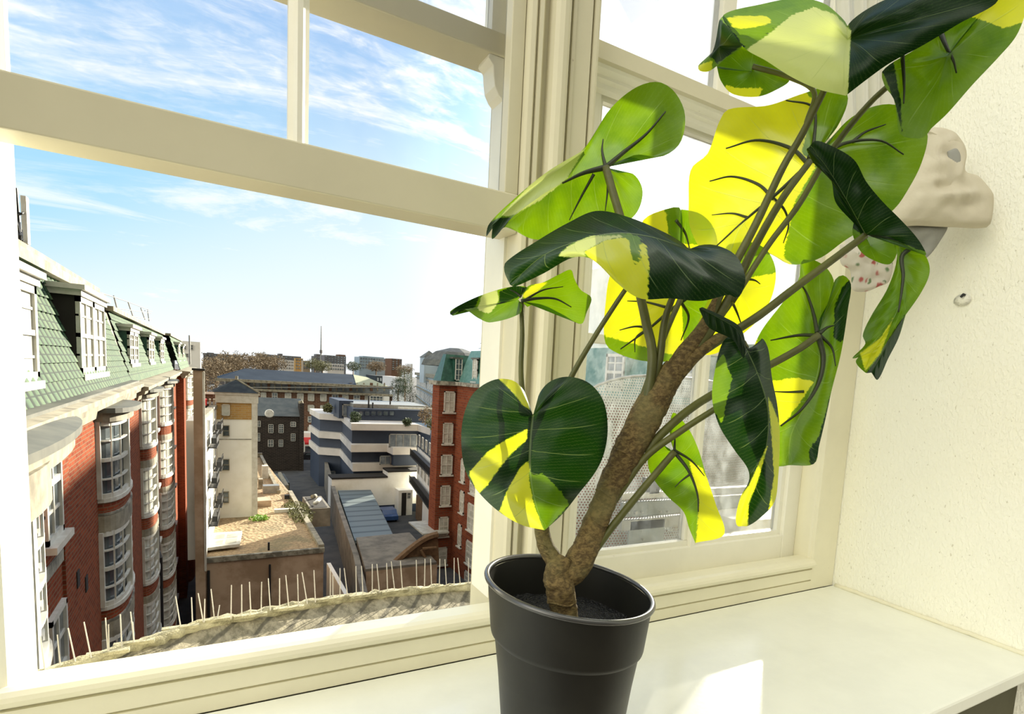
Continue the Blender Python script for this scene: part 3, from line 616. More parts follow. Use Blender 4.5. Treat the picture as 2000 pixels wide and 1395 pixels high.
leaf([dict(mid=[(1405, 90, .84)], s0=1, bulge=.004, L=dz([(1405, 40), (1392, 100), (1364, 128), (1366, 138), (1385, 139), (1420, 112), (1450, 88), (1428, 55), (1412, 32), (1405, 40)], .85)),
      dict(mid=[(1468, 140, .86)], s0=1, bulge=-.01, L=dz([(1400, 130), (1450, 90), (1500, 118), (1542, 155), (1515, 176), (1478, 189), (1430, 183), (1408, 158), (1400, 130)], .87))],
     paint=[('d', [(1395, 25), (1455, 85), (1400, 125), (1385, 110)]), ('y', [(1362, 128), (1392, 118), (1390, 142), (1362, 142)]), ('y', [(1415, 165), (1440, 172), (1490, 172), (1480, 195), (1420, 195)])], label='curled green leaf tip hanging below the top leaf',
     stalk=(5, [(1470, 130, .86), (1540, 150, .85), (1590, 180, .845), (1575, 240, .85)], 5))
# top right leaf
leaf([dict(mid=[(1850, 110, .74)], s0=1, bulge=-.015, rip=0,
      L=dz([(1945, -6), (2010, -30), (2004, 20), (1985, 70), (1950, 112), (1900, 165), (1850, 222), (1818, 252), (1805, 268), (1780, 270), (1758, 262), (1752, 228), (1745, 192), (1728, 168), (1724, 138), (1790, 95), (1870, 40), (1945, -6)], .76))],
     paint=[('y', [(1870, 25), (1940, -20), (2020, -40), (2010, 40), (1960, 55), (1920, 40)]), ('d', [(1720, 130), (1745, 120), (1760, 200), (1762, 262), (1748, 200)])], nr=90, nc=24,  # yellow tip carries the light on this leaf as colour
     ribs=[(5, (1760, 80), (1764, 130), (1766, 175), (1765, 202)), (5, (1838, 66), (1850, 95), (1862, 118), (1868, 142))], label='top right green leaf leaning against the wall',
     stalk=(5.5, [(1840, 70, .77), (1780, 130, .82), (1700, 200, .86), (1620, 300, .885), (1560, 400, .89), (1500, 480, .89), (1430, 590, .892)], 6))
# dark twisting leaf at right
leaf([dict(mid=dz([(1690, 458, .90), (1650, 385, .87), (1610, 320, .86), (1580, 288, .86)], .87), bulge=.006, s0=.45,
      L=dz([(1662, 430, .88), (1632, 395, .88), (1622, 350, .87), (1592, 322, .87), (1575, 292, .865)], .87),
      R=dz([(1740, 464, .87), (1808, 499, .86), (1795, 470, .86), (1760, 430, .86), (1725, 395, .86), (1692, 355, .86), (1668, 312, .86), (1622, 284, .86), (1592, 275, .86)], .86)),
      dict(mid=[(1700, 480, .91)], s0=1, bulge=-.006, L=dz([(1672, 430), (1665, 455), (1680, 490), (1705, 508), (1738, 516), (1752, 490), (1735, 468), (1690, 458), (1672, 430)], .92)),
      dict(mid=dz([(1756, 478), (1763, 530), (1755, 600), (1735, 640), (1700, 690)], .88), s0=0, fromhub=0, bulge=-.012,
      L=dz([(1740, 470), (1752, 500), (1735, 560), (1700, 620), (1685, 655), (1690, 672), (1665, 700)], .885), R=dz([(1770, 478), (1806, 498), (1816, 530), (1800, 570), (1762, 625), (1735, 665), (1690, 725)], .875)),
      dict(mid=dz([(1762, 620), (1735, 670), (1702, 728)], .89), s0=0, fromhub=0, bulge=.008,
      L=dz([(1755, 628), (1720, 670), (1672, 704), (1690, 728)], .885), R=dz([(1769, 615), (1755, 660), (1735, 700), (1714, 742)], .90))],
     paint=[('d', [(1560, 260), (1640, 270), (1830, 500), (1740, 468), (1690, 462), (1640, 430)]), ('d', [(1769, 612), (1690, 728), (1716, 745), (1745, 700)]), ('y', [(1680, 690), (1720, 660), (1745, 620), (1720, 690), (1690, 725)])], nr=60,
     ribs=[(5, (1782, 482), (1762, 500), (1764, 540), (1755, 610))], label='dark leaf twisting downwards beside the curtain',
     stalk=(7, [(1690, 460, .905), (1560, 557, .90), (1480, 618, .895), (1400, 668, .892), (1330, 715, .892)], 9))
# yellow middle leaf
leaf([dict(mid=[(1325, 575, .95)], s0=1, bulge=-.02, rip=0, L=dz([(1330, 409), (1290, 412), (1255, 432), (1240, 490), (1195, 530), (1182, 600), (1180, 660), (1190, 681), (1240, 702), (1290, 707), (1325, 701), (1368, 672), (1398, 620), (1405, 540), (1404, 470), (1390, 436), (1365, 415), (1330, 409)], .965))],
     paint=[('g', [(1170, 655), (1240, 672), (1320, 695), (1290, 715), (1190, 700)]), ('g', [(1298, 400), (1420, 400), (1420, 480), (1310, 475)]), ('g', [(1330, 570), (1420, 560), (1400, 650), (1338, 705)])], base='y', nr=90, nc=24,
     ribs=[(4, (1340, 583), (1305, 610), (1270, 640), (1212, 682)), (2.8, (1266, 640), (1240, 638), (1210, 645)), (2.8, (1268, 642), (1242, 660), (1240, 688)), (3.5, (1320, 430), (1338, 455), (1348, 490)), (3.5, (1330, 590), (1345, 620), (1330, 665)), (3, (1300, 600), (1260, 590), (1225, 588))], label='yellow leaf lit from behind, below the arching leaf',
     stalk=(5.5, [(1330, 582, .94), (1300, 650, .92), (1275, 720, .90), (1248, 800, .885), (1235, 860, .885)], 8))
leaf([dict(mid=[(1445, 575, .93)], s0=1, bulge=-.015, L=dz([(1420, 482), (1460, 472), (1497, 488), (1515, 528), (1508, 578), (1485, 620), (1448, 655), (1400, 690), (1368, 690), (1362, 640), (1385, 580), (1402, 520), (1420, 482)], .945))],
     paint=[('g', [(1400, 460), (1530, 460), (1530, 530), (1450, 545), (1400, 530)])], base='y', ribs=[(3, (1460, 545), (1475, 548), (1485, 555)), (3, (1430, 590), (1440, 612), (1450, 640))],
     stalk=(4.5, [(1445, 570, .925), (1415, 610, .915), (1380, 660, .90), (1335, 710, .893)], 6), label='small yellow leaf with a green top, right of the middle')
# large lower right leaf
leaf([dict(mid=dz([(1598, 655, .97), (1600, 720, .965), (1575, 790, .96), (1545, 850, .96), (1540, 909, .965)], .96), bulge=-.016, s0=.30,
      L=dz([(1600, 625), (1618, 590), (1629, 552), (1615, 524), (1590, 508), (1566, 505), (1560, 545), (1528, 592), (1485, 650), (1466, 702), (1470, 760), (1490, 820), (1510, 870), (1518, 910)], .985),
      R=dz([(1606, 628), (1620, 585), (1632, 545), (1648, 538), (1662, 555), (1656, 605), (1648, 660), (1640, 702), (1625, 760), (1612, 820), (1600, 870), (1590, 906)], .97))],
     paint=[('d', [(1630, 600), (1645, 560), (1665, 540), (1665, 620), (1645, 670), (1628, 660)]), ('d', [(1580, 880), (1600, 850), (1625, 760), (1612, 840), (1592, 912), (1582, 905)]), ('y', [(1466, 690), (1480, 660), (1480, 720), (1470, 720)]), ('y', [(1500, 745), (1560, 738), (1590, 745), (1560, 790), (1530, 830), (1505, 830)])],
     ribs=[(6, (1598, 655), (1608, 700), (1598, 750), (1565, 800), (1525, 832)), (4.5, (1596, 650), (1588, 610), (1575, 572), (1562, 552)), (4, (1595, 655), (1560, 655), (1505, 665)), (3.5, (1602, 655), (1625, 680), (1632, 715)), (3, (1570, 765), (1540, 766), (1510, 765)), (4.5, (1600, 652), (1615, 640), (1628, 636))], nr=70,
     label='large green leaf hanging before the right window, seen from below',
     stalk=(7, [(1598, 655, .955), (1560, 682, .945), (1500, 715, .935), (1440, 745, .925), (1390, 772, .915), (1340, 805, .90), (1285, 855, .89), (1262, 885, .888)], 9))
# dark leaf in front
leaf([dict(mid=dz([(1452, 668, .84), (1484, 740, .83), (1500, 800, .825), (1497, 870, .825), (1476, 930, .83), (1450, 1028, .84)], .83), bulge=.010, s0=.12,
      L=dz([(1432, 655), (1412, 668), (1397, 720), (1391, 780), (1405, 832), (1435, 880), (1460, 915), (1463, 938), (1446, 972), (1437, 1012), (1440, 1028)], .84),
      R=dz([(1468, 700), (1478, 712), (1478, 690), (1488, 661), (1500, 680), (1508, 740), (1518, 790), (1523, 850), (1520, 930), (1512, 982), (1482, 1014), (1460, 1028)], .85)),
      dict(mid=dz([(1366, 602), (1405, 622), (1440, 645), (1456, 682)], .825), s0=0, fromhub=0, bulge=.003, L=dz([(1372, 600), (1412, 618), (1446, 640), (1458, 680)], .83), R=dz([(1366, 606), (1385, 640), (1432, 665), (1452, 700)], .83))],
     paint=[('y', [(1500, 775), (1512, 800), (1530, 850), (1528, 990), (1500, 1005), (1512, 930), (1508, 860)]), ('y', [(1430, 1030), (1436, 980), (1462, 950), (1500, 868), (1480, 940), (1462, 985), (1460, 1030)]), ('g', [(1385, 790), (1392, 720), (1412, 690), (1430, 740), (1415, 800), (1412, 830)])], base='d', nr=70,
     label='dark green leaf with yellow edges curling down in front', stalk=(5, [(1452, 668, .845), (1475, 720, .86), (1460, 760, .875), (1400, 797, .88), (1330, 842, .882), (1262, 892, .882), (1215, 955, .882), (1195, 985, .88)], 8))
# small lower leaf
leaf([dict(mid=dz([(1317, 883, .90), (1348, 925), (1362, 975), (1358, 1061)], .895), bulge=-.008, s0=.25,
      L=dz([(1305, 880), (1290, 866), (1266, 895), (1272, 928), (1302, 968), (1335, 1000), (1346, 1032)], .90),
      R=dz([(1310, 860), (1308, 830), (1316, 806), (1345, 838), (1364, 878), (1378, 925), (1398, 985), (1414, 1044)], .90))],
     paint=[('y', [(1345, 900), (1372, 915), (1395, 970), (1425, 1050), (1358, 1070), (1366, 980), (1352, 925)])], ribs=[(4, (1317, 883), (1345, 920), (1362, 965), (1364, 1000)), (2.5, (1350, 925), (1330, 940), (1318, 952)), (3, (1318, 880), (1350, 900), (1376, 930)), (3, (1317, 880), (1318, 860), (1317, 848))],
     stalk=(7, [(1317, 883, .892), (1270, 938, .885), (1215, 1005, .88), (1180, 1050, .876), (1150, 1092, .874)], 8), label='small lower leaf, green with a bright yellow half')
# ================================================================ OUTSIDE
GZ = -19.5
struct(MB().box(-400, 900, 3, 1600, GZ-.5, GZ).build('floor_street', M['asphalt']))['label'] = 'dark ground of streets and yards far below'

def window(parent, o, u, v, n, w, h, nx=2, nz=2, fr=.07, mat='white', pane='pane', dep=.08, bar=.03, sill=0):
    o, u, v, n = Vector(o), Vector(u).normalized(), Vector(v).normalized(), Vector(n).normalized()
    m = MB(); b = o+n*.0
    def bar_(a, c, e, f, d=dep): m.obox(b+u*a+v*c, u*(e-a), v*(f-c), n*d)
    bar_(0, 0, fr, h); bar_(w-fr, 0, w, h); bar_(0, 0, w, fr); bar_(0, h-fr, w, h)
    for i in range(1, nx): x = w*i/nx; bar_(x-bar, 0, x+bar, h, dep*.8)
    for j in range(1, nz): z = h*j/nz; k = bar*(1.4 if j*2 == nz else .7); bar_(0, z-k, w, z+k, dep*.9 if j*2 == nz else dep*.7)
    if sill: m.obox(b-u*.1-v*sill, u*(w+.2), v*sill, n*(dep+.12))
    f = m.build('window', M[mat], parent)
    MB().obox(b+u*fr*.5+v*fr*.5+n*.012, u*(w-fr), v*(h-fr), n*dep*.35).build('pane', M[pane], f)
    return f
def fwin(parent, Y, x0, y0, x1, y1, nx=2, nz=2, **k):
    a = PY(x0, y1, Y); b = PY(x1, y0, Y); w_ = b.x-a.x; h = b.z-a.z
    k.setdefault('fr', min(w_, h)*.10); k.setdefault('bar', min(w_, h)*.035); k.setdefault('dep', .10)
    return window(parent, (a.x, Y-.02, a.z), (1, 0, 0), (0, 0, 1), (0, -1, 0), w_, h, nx, nz, **k)

# ---------------------------------------------------------------- left mansion block
XF = -2.4
mb_ = thing('mansion_block', 'red brick mansion block with green tiled mansard along the left', 'building', (XF, 30, GZ))
MB().box(-9, XF, 9.5, 56, GZ, -1.55).build('wall', M['brick'], mb_)
MB().box(-9, -1.90, 56, 78, GZ, -1.55).build('wall', M['brick'], mb_)
def mansard(y0, y1, x0, z0, x1, z1, pitch=.42, row=.36):
    n = int((y1-y0)/pitch)*8; L = math.hypot(x1-x0, z1-z0); r = max(2, int(L/row)); nx_ = Vector((z1-z0, 0, -(x1-x0))).normalized()
    nv = r*2
    def f(u, v):
        k = round(v*(nv-1)); t = (k//2+(k % 2)*.999)/r; y = y0+(y1-y0)*u
        a = abs(math.sin(math.pi*y/pitch)); h = .055*a+(.045 if k % 2 == 0 else 0)
        return Vector((x0+(x1-x0)*t, y, z0+(z1-z0)*t))+nx_*h
    return MB().grid(f, n, nv)
mansard(9.5, 27.5, -2.62, -1.05, -3.45, 1.78).build('mansard_roof', M['tile'], mb_)
mansard(28.2, 56.5, -2.62, -1.15, -3.30, 1.50).build('mansard_roof', M['tile'], mb_)
mansard(56.5, 77.5, -2.2, -1.15, -2.9, 1.50).build('mansard_roof', M['tile'], mb_)
m = MB(); m.box(-9, -3.2, 9.5, 27.6, 1.72, 1.95); m.box(-9, -3.35, 9.5, 27.4, 1.95, 2.15); m.build('parapet_coping', M['stone'], mb_)
m = MB(); m.box(-9, -3.05, 28, 56.5, 1.45, 1.62); m.box(-9, -2.7, 56.5, 77.5, 1.45, 1.62); m.build('parapet_coping', M['stone'], mb_)
m = MB(); m.box(-9, -3.5, 9.5, 27.5, -1.5, 1.75); m.box(-9, -3.35, 27.5, 77, -1.5, 1.5); m.build('roof_core', M['lead'], mb_)
m = MB(); m.add([(-2.62, 28.25, -1.15), (-3.3, 28.25, 1.5), (-3.45, 27.4, 1.9), (-2.62, 27.4, -1.1), (-9, 28.25, 1.5), (-9, 27.4, 1.9)], [(0, 1, 2, 3), (1, 4, 5, 2)]); m.build('hip_flashing', M['stone'], mb_)
# cornices: stone ledge with lead gutter on top
def ledge(y0, y1, x, z, out=.45, name='cornice'):
    m = MB(); pr = [(x-.4, z+.10), (x+out, z+.02), (x+out, z-.10), (x+out*.75, z-.14), (x+out*.7, z-.26), (x+out*.3, z-.32), (x+out*.2, z-.50), (x-.1, z-.52)]
    k = len(pr); m.add([(p[0], y0, p[1]) for p in pr]+[(p[0], y1, p[1]) for p in pr], [tuple(range(k)), tuple(range(k, 2*k))[::-1]]+[(i+k, (i+1) % k+k, (i+1) % k, i) for i in range(k)])
    return m.build(name, M['stone'], mb_)
ledge(9.5, 27, XF, -1.12, .28); ledge(27, 56, XF, -1.25, .42); ledge(55.7, 78, -1.90, -1.25, .45)
MB().box(-2.75, XF+.10, 9.5, 27.5, -1.10, -1.02).build('gutter', M['lead'], mb_)
def arc(y0, y1, x, p, n=14, sq=2.6):
    out = []
    for i in range(n+1):
        a = math.pi*i/n; c, s = math.cos(a), math.sin(a)
        out.append((x+p*abs(s)**(2/sq), (y0+y1)/2-(y1-y0)/2*math.copysign(abs(c)**(2/sq), c)))
    return out
def bay(y0, y1, x, p, levels, near=False, roof=True):
    A = arc(y0, y1, x, p); n = len(A)
    def ring(d, z0, z1): B = arc(y0-d*.6, y1+d*.6, x-.05, p+.05+d); return MB().prism(B+[(x-.3, y1), (x-.3, y0)], z0, z1)
    zt = -1.50
    for (a, b) in levels:
        if zt-a > .05: ring(0 if zt < -1.6 else .12, a, zt).build('apron' if zt < -1.6 else 'bay_cornice', M['brick'] if zt < -1.6 else M['stone'], mb_)
        if zt < -1.6:
            ring(.035, a, a+(.42 if near else .30)).build('lintel', M['stone'], mb_); ring(.06, zt-.10, zt).build('sill', M['white'], mb_)
            if near: ring(.045, zt-.42, zt-.36).build('string_course', M['stone_grey'], mb_)
        w = MB(); g = MB().prism(arc(y0+.12, y1-.12, x-.05, p-.04)+[(x-.2, y1-.1), (x-.2, y0+.1)], b, a)
        B = arc(y0, y1, x, p)
        def at(t):
            k = min(int(t*(n-1)), n-2); f = t*(n-1)-k; return B[k][0]+(B[k+1][0]-B[k][0])*f, B[k][1]+(B[k+1][1]-B[k][1])*f
        nb = 7
        for i in range(nb):
            px, py = at(.02+.96*i/(nb-1)); r = .085 if i % 3 == 0 else .020
            w.box(px-r, px+r*.6, py-r, py+r, b, a)
        for z, r in ((a-.05, .06), (b+.05, .06), ((a+b)/2, .045), (a-(a-b)*.25, .018), (b+(a-b)*.25, .018)):
            O = arc(y0, y1, x, p+.02); I = arc(y0+.1, y1-.1, x, p-.05); k = len(O)
            w.add([(q[0], q[1], z-r) for q in O]+[(q[0], q[1], z+r) for q in O]+[(q[0], q[1], z-r) for q in I]+[(q[0], q[1], z+r) for q in I],
                  [f for i in range(k-1) for f in ((i, i+1, i+1+k, i+k), (i+k, i+1+k, i+1+3*k, i+3*k), (i, i+2*k, i+1+2*k, i+1))])
        wo = w.build('bay_window', M['white'], mb_); g.build('pane', M['pane'] if near else M['pane_lit'], wo)
        zt = b
    ring(0, GZ, zt).build('apron', M['brick'], mb_)
    if roof: MB().prism(arc(y0-.15, y1+.15, x, p+.30)+[(x-.3, y1), (x-.3, y0)], -1.5, -1.38).build('bay_roof', M['lead'], mb_)
LV = [(-1.72-2.75*i, -3.62-2.75*i) for i in range(6)]
# nearest bay, cut by the window frame, with its big lead roof
NL = [(-2.15, -4.6), (-6.3, -9.0)]
bay(8.0, 11.2, XF, .48, [(-2.05, -4.15), (-5.6, -7.9), (-9, -11)], True, False)
rf = MB(); A = arc(6.5, 14.6, XF, .66, 20, 2.0); k = len(A)
rf.add([(q[0], q[1], -1.36) for q in A]+[(q[0], q[1], -1.24) for q in A]+[(XF-.3, 6.5+8.1*i/(k-1), -.98) for i in range(k)], [(i, i+1, i+1+k, i+k) for i in range(k-1)]+[(i+k, i+1+k, i+1+2*k, i+2*k) for i in range(k-1)]+[tuple(range(k))[::-1]])
rf.build('curved_lead_roof', M['lead'], mb_, smooth=False)
rf = MB(); A = arc(6.7, 14.3, XF, .56, 20, 2.0); rf.prism(A+[(XF-.2, 14.3), (XF-.2, 6.7)], -1.62, -1.36); rf.build('bay_cornice', M['stone'], mb_)
bay(18.3, 21.6, XF, .44, LV, True)
for y0, y1, p in ((28.4, 31.8, .38), (37.5, 42.2, .52)): bay(y0, y1, XF, p, LV)
bay(60, 65.5, -1.90, .45, LV)
# flat windows beside the nearest bay, in brick reveals
for z in (-3.30, -6.9):
    window(mb_, (XF-.02, 14.0, z), (0, -1, 0), (0, 0, 1), (1, 0, 0), 1.25, 2.0 if z > -5 else 2.3, 2, 4, .10, 'white', 'pane', .10, .04, .12)
    MB().box(XF-.01, XF+.03, 12.5, 14.5, z-.62, z-.40).build('string_course', M['stone_grey'], mb_)
MB().box(XF-.02, XF+.05, 14.15, 14.75, -5.1, -1.9).build('window_reveal', M['brick'], mb_)
for (y, z) in ((15.4, -4.9), (16.3, -5.3)): MB().box(XF-.02, XF+.02, y, y+.25, z, z+.35).build('air_brick', M['darkrecess'], mb_)
for yy, w_ in ((25.2, .9), (34.8, 1.0), (45.6, 1.2), (49.8, 1.2)):
    for (a, b) in LV[:6]:
        window(mb_, (XF-.02, yy+w_, b), (0, -1, 0), (0, 0, 1), (1, 0, 0), w_, a-b, 2, 4, .09, 'white', 'pane_lit', .09, .035, .12) if yy > 26 else None
for yy in (69.5, 73.5):
    for (a, b) in LV: window(mb_, (-1.92, yy+1.6, b), (0, -1, 0), (0, 0, 1), (1, 0, 0), 1.6, a-b, 2, 2, .09, 'white', 'pane_lit', .09, .05, .12)
MB().tube([(XF+.12, 33.9, -1.7), (XF+.12, 33.9, -9.3), (XF+.22, 33.7, -9.6), (XF+.22, 33.7, GZ)], .10, 8).build('drainpipe', M['black'], mb_)
MB().box(-2.5, -1.895, 55.93, 56.0, GZ, -1.7).build('return_wall', M['brick'], mb_)
# dormers
def dormer(y0, y1, xf, zb, zt, cheek='darkrecess', nw=2):
    m = MB(); m.box(-4.2, xf-.05, y0, y0+.06, zb, zt).build('dormer_cheek', M[cheek], mb_)
    MB().box(-4.2, xf-.05, y1-.06, y1, zb, zt).build('dormer_cheek', M['tile_dark'], mb_)
    m = MB(); m.box(-4.3, xf+.16, y0-.14, y1+.14, zt, zt+.12); m.box(-4.3, xf+.08, y0-.07, y1+.07, zt-.14, zt); m.build('dormer_cornice', M['white'], mb_)
    MB().box(xf-.08, xf+.1, y0-.05, y1+.05, zb-.14, zb).build('dormer_sill', M['white'], mb_)
    W_ = (y1-y0)/nw
    for i in range(nw): window(mb_, (xf-.06, y0+W_*(i+1), zb), (0, -1, 0), (0, 0, 1), (1, 0, 0), W_, zt-zb-.12, 2, 4, .16, 'white', 'pane_lit', .10, .035)
dormer(12.6, 14.6, -2.72, -.62, 1.20, 'tile_dark', 1)
dormer(18.8, 22.8, -2.72, -.62, 1.40)
for y0 in (29.3, 37.6, 45.6): dormer(y0, y0+3.2, -2.75, -.45, .95, 'tile_dark')
dormer(60, 63.2, -2.4, -.45, .95, 'tile_dark'); dormer(69, 72, -2.4, -.45, .95, 'tile_dark')

# antennas and guard rail on that roof
an = thing('mobile_antenna', 'white panel mobile antenna with dark pole on the left roof', 'antenna', (-3.55, 16.6, 2.05))
c = PX(52, 440, -3.55); m = MB(); b = PX(52, 478, -3.55); t = PX(50, 386, -3.55); m.obox(b+Vector((-.05, -.13, 0)), (.10, 0, 0), (0, .24, 0), (0, 0, t.z-b.z)); m.build('panel', M['white'], an, bevel=.01)
MB().tube([PX(52, 495, -3.55), PX(52, 470, -3.55)], .05, 8).build('bracket', M['black'], an)
m = MB(); p0 = PX(40, 492, -3.6); p1 = PX(31, 367, -3.6); m.tube([p0, p1], [.05, .03], 8); m.build('pole', M['black'], an)
for a, b in (((24, 410), (40, 470)), ((33, 420), (46, 415)), ((30, 442), (26, 487)), ((38, 435), (36, 485)), ((33, 440), (44, 480)), ((30, 465), (45, 470)), ((42, 450), (40, 488))):
    MB().tube([PX(*a, -3.58), PX((a[0]+b[0])/2+2, (a[1]+b[1])/2, -3.50), PX(*b, -3.58)], .025, 6).build('cable', M['black'], an)
gr = thing('roof_railing', 'thin metal guard rail on the left roof behind the second dormer', 'railing', (-4, 33, 1.6))
for a, b in (((197, 572), (245, 588)), ((245, 588), (292, 606)), ((200, 598), (295, 612)), ((250, 617), (296, 624))):
    MB().tube([PX(*a, -3.9), PX(*b, -3.9)], .025, 6).build('rail', M['grey_metal'], gr)
for a, b in (((222, 578), (233, 620)), ((250, 590), (261, 622)), ((275, 602), (283, 624)), ((288, 606), (291, 627)), ((283, 607), (297, 608))):
    MB().tube([PX(*a, -3.9), PX(*b, -3.9)], .03, 6).build('post', M['grey_metal'], gr)

# ---------------------------------------------------------------- parapet with bird spikes
PZt = -.70
ridge = [PZ(x, y, PZt) for x, y in ((40, 1326), (80, 1311), (140, 1293), (230, 1265), (310, 1240), (400, 1213), (500, 1194), (650, 1167), (800, 1150), (935, 1140), (1100, 1128), (1400, 1100))]
RG = spline(ridge, 120)
pr = thing('parapet_roof', 'mossy slate parapet slope just outside the left window', 'roof', (RG[60].x, RG[60].y, PZt-.3))
m = MB(); m.grid(lambda u, v: RG[int(round(u*119))].lerp(Vector((RG[int(round(u*119))].x*1.0, 1.37, -.72)), v)+Vector((0, 0, -.015-.05*v+.004*noise.noise(Vector((u*60, v*8, 0))))), 120, 12)
m.grid(lambda u, v: RG[int(round(u*119))]+Vector((0, .03*v+.02, -.03-v*.5)), 120, 3)
def slatem():
    mm, n = new_mat('mossy_slate'); o = n.n('ShaderNodeTexCoord').outputs['Object']
    w_ = n.n('ShaderNodeTexWave', wave_type='BANDS', bands_direction='X'); w_.inputs['Scale'].default_value = 6; w_.inputs['Distortion'].default_value = 2.5; w_.inputs['Detail'].default_value = 3
    n.l(n.mapp(o, (1, .5, 1), (0, 0, .9)), w_.inputs['Vector']); f = n.noise(n.mapp(o, (2, 1, 1), (0, 0, .9)), 16, 7, .75)
    col = n.mix(n.ss(f, .35, .65), (.13, .115, .07), (.36, .32, .22)); col = n.mix(n.m('MULTIPLY', n.ss(w_.outputs['Fac'], .0, .10), -.0), col, col) if 0 else n.mix(n.m('MULTIPLY', n.m('SUBTRACT', 1, n.ss(w_.outputs['Fac'], .02, .16)), .7), col, (.05, .045, .03))
    finish(n, col, .9, f, .8, .012); return mm
m.build('slope', slatem(), pr, smooth=True)
cp = MB(); cp.tube([p+Vector((0, 0, -.012+.004*noise.noise(Vector((i*.9, 0, 0))))) for i, p in enumerate(RG)], [.016+.006*noise.noise(Vector((i*.7, 5, 0))) for i in range(120)], 10, True, .5)
M['mortar'] = plain('lichen_mortar', (.50, .46, .30), (.24, .22, .13), 30, .9, .6, .01)
cp.build('mortar_ridge', M['mortar'], pr, smooth=True)
sp = thing('bird_spikes', 'row of thin steel bird spikes along the parapet ridge', 'bird spikes', (RG[50].x, RG[50].y, PZt))
M['steel'] = plain('steel_wire', (.55, .52, .46), None, 9, .35, .05, .001, metal=.3)
SPX = [(88, 1310, 79, 1243), (118, 1302, 112, 1240), (147, 1293, 133, 1227), (178, 1285, 164, 1215), (211, 1275, 206, 1207), (213, 1275, 212, 1220), (238, 1266, 235, 1200), (262, 1256, 255, 1195), (262, 1258, 259, 1215), (353, 1226, 343, 1165), (376, 1219, 374, 1167), (397, 1216, 387, 1159), (399, 1216, 400, 1170), (419, 1211, 412, 1151), (424, 1210, 429, 1182), (451, 1209, 452, 1143), (472, 1206, 472, 1142), (490, 1202, 487, 1137), (510, 1199, 511, 1137), (528, 1193, 524, 1130), (546, 1191, 546, 1130), (564, 1188, 558, 1124), (583, 1186, 581, 1122), (600, 1180, 590, 1118), (616, 1177, 613, 1114), (645, 1170, 645, 1110), (650, 1168, 650, 1122), (664, 1168, 664, 1110), (679, 1165, 672, 1110), (696, 1164, 695, 1106), (709, 1163, 706, 1106), (727, 1161, 727, 1102), (741, 1158, 736, 1102), (757, 1157, 755, 1100), (771, 1155, 764, 1097), (786, 1153, 782, 1096), (814, 1150, 813, 1094), (829, 1149, 830, 1092), (843, 1148, 841, 1092), (858, 1146, 859, 1092), (872, 1145, 869, 1093), (887, 1144, 887, 1090), (899, 1143, 894, 1090), (915, 1142, 915, 1090), (927, 1141, 924, 1090)]
for x0, y0, x1, y1 in SPX:
    b = PZ(x0, y0, PZt); t = PY(x1, y1, b.y); t = PY(x1, y1, b.y+.015)
    MB().tube([b, t], [.0016, .0013], 6).build('spike', M['steel'], sp)
for i, (x, y) in enumerate(((211, 1275), (262, 1256), (353, 1226), (419, 1211), (490, 1202), (564, 1188), (645, 1170), (709, 1163), (771, 1155), (843, 1148), (899, 1143))):
    b = PZ(x, y, PZt); MB().obox(b+Vector((-.04, -.008, -.004)), (.08, 0, 0), (0, .016, 0), (0, 0, .008)).build('spike_clip', M['mortar'], sp)

# ---------------------------------------------------------------- satellite dish outside the right window
def meshmat():
    m, n = new_mat('perforated_metal'); o = n.n('ShaderNodeTexCoord').outputs['Object']; s = n.n('ShaderNodeSeparateXYZ'); n.l(o, s.inputs[0])
    K = 82.0; a = n.m('MULTIPLY', s.outputs[0], K); b = n.m('MULTIPLY', s.outputs[2], K*1.1547)
    b0 = n.m('FRACT', b); row = n.m('FRACT', n.m('MULTIPLY', n.m('FLOOR', b), .5)); a0 = n.m('FRACT', n.m('ADD', a, row))
    d = n.m('SQRT', n.m('ADD', n.m('POWER', n.m('SUBTRACT', a0, .5), 2), n.m('POWER', n.m('MULTIPLY', n.m('SUBTRACT', b0, .5), .87), 2)))
    h = n.m('LESS_THAN', d, .27)
    p = n.n('ShaderNodeBsdfPrincipled'); p.inputs['Base Color'].default_value = (.34, .36, .34, 1); p.inputs['Roughness'].default_value = .5; p.inputs['Metallic'].default_value = .3
    t = n.n('ShaderNodeBsdfTransparent'); x = n.n('ShaderNodeMixShader'); n.l(h, x.inputs[0]); n.l(p.outputs[0], x.inputs[1]); n.l(t.outputs[0], x.inputs[2])
    n.l(x.outputs[0], n.n('ShaderNodeOutputMaterial').inputs[0]); return m
dc = PY(1310, 1000, 1.95); dr = (PY(1500, 1000, 1.95)-dc).x*.98
ds = thing('satellite_dish', 'perforated grey satellite dish seen from behind, outside the right window', 'satellite dish', (dc.x, 1.95, dc.z-dr))
def dish(u, v):
    a = 2*math.pi*u; sq = (abs(math.cos(a))**3+abs(math.sin(a))**3)**(-1/3)
    r = dr*v*sq; x, z = r*math.cos(a)*1.02, r*math.sin(a)*.95; return (dc.x+x, 1.95-.0+.14*(v*v)-.10, dc.z+z)
MB().grid(dish, 73, 14).build('perforated_bowl', meshmat(), ds, smooth=True)
rimp = [Vector(dish(i/72, 1)) for i in range(73)]; MB().tube(rimp, .006, 8).build('bowl_rim', M['grey_metal'], ds, smooth=True)
M['zinc'] = plain('dull_zinc', (.24, .26, .25), (.17, .19, .18), 9, .5, metal=.3)
def dpx(x0, y0, x1, y1, Y, d): a = PY(x0, y1, Y); b = PY(x1, y0, Y); return MB().box(a.x, b.x, Y, Y+d, a.z, b.z)
dpx(1215, 965, 1480, 1012, 1.80, .02).build('bracket_plate', M['zinc'], ds, bevel=.003)
dpx(1225, 1012, 1300, 1100, 1.79, .015).build('bracket_arm', M['zinc'], ds, bevel=.003)
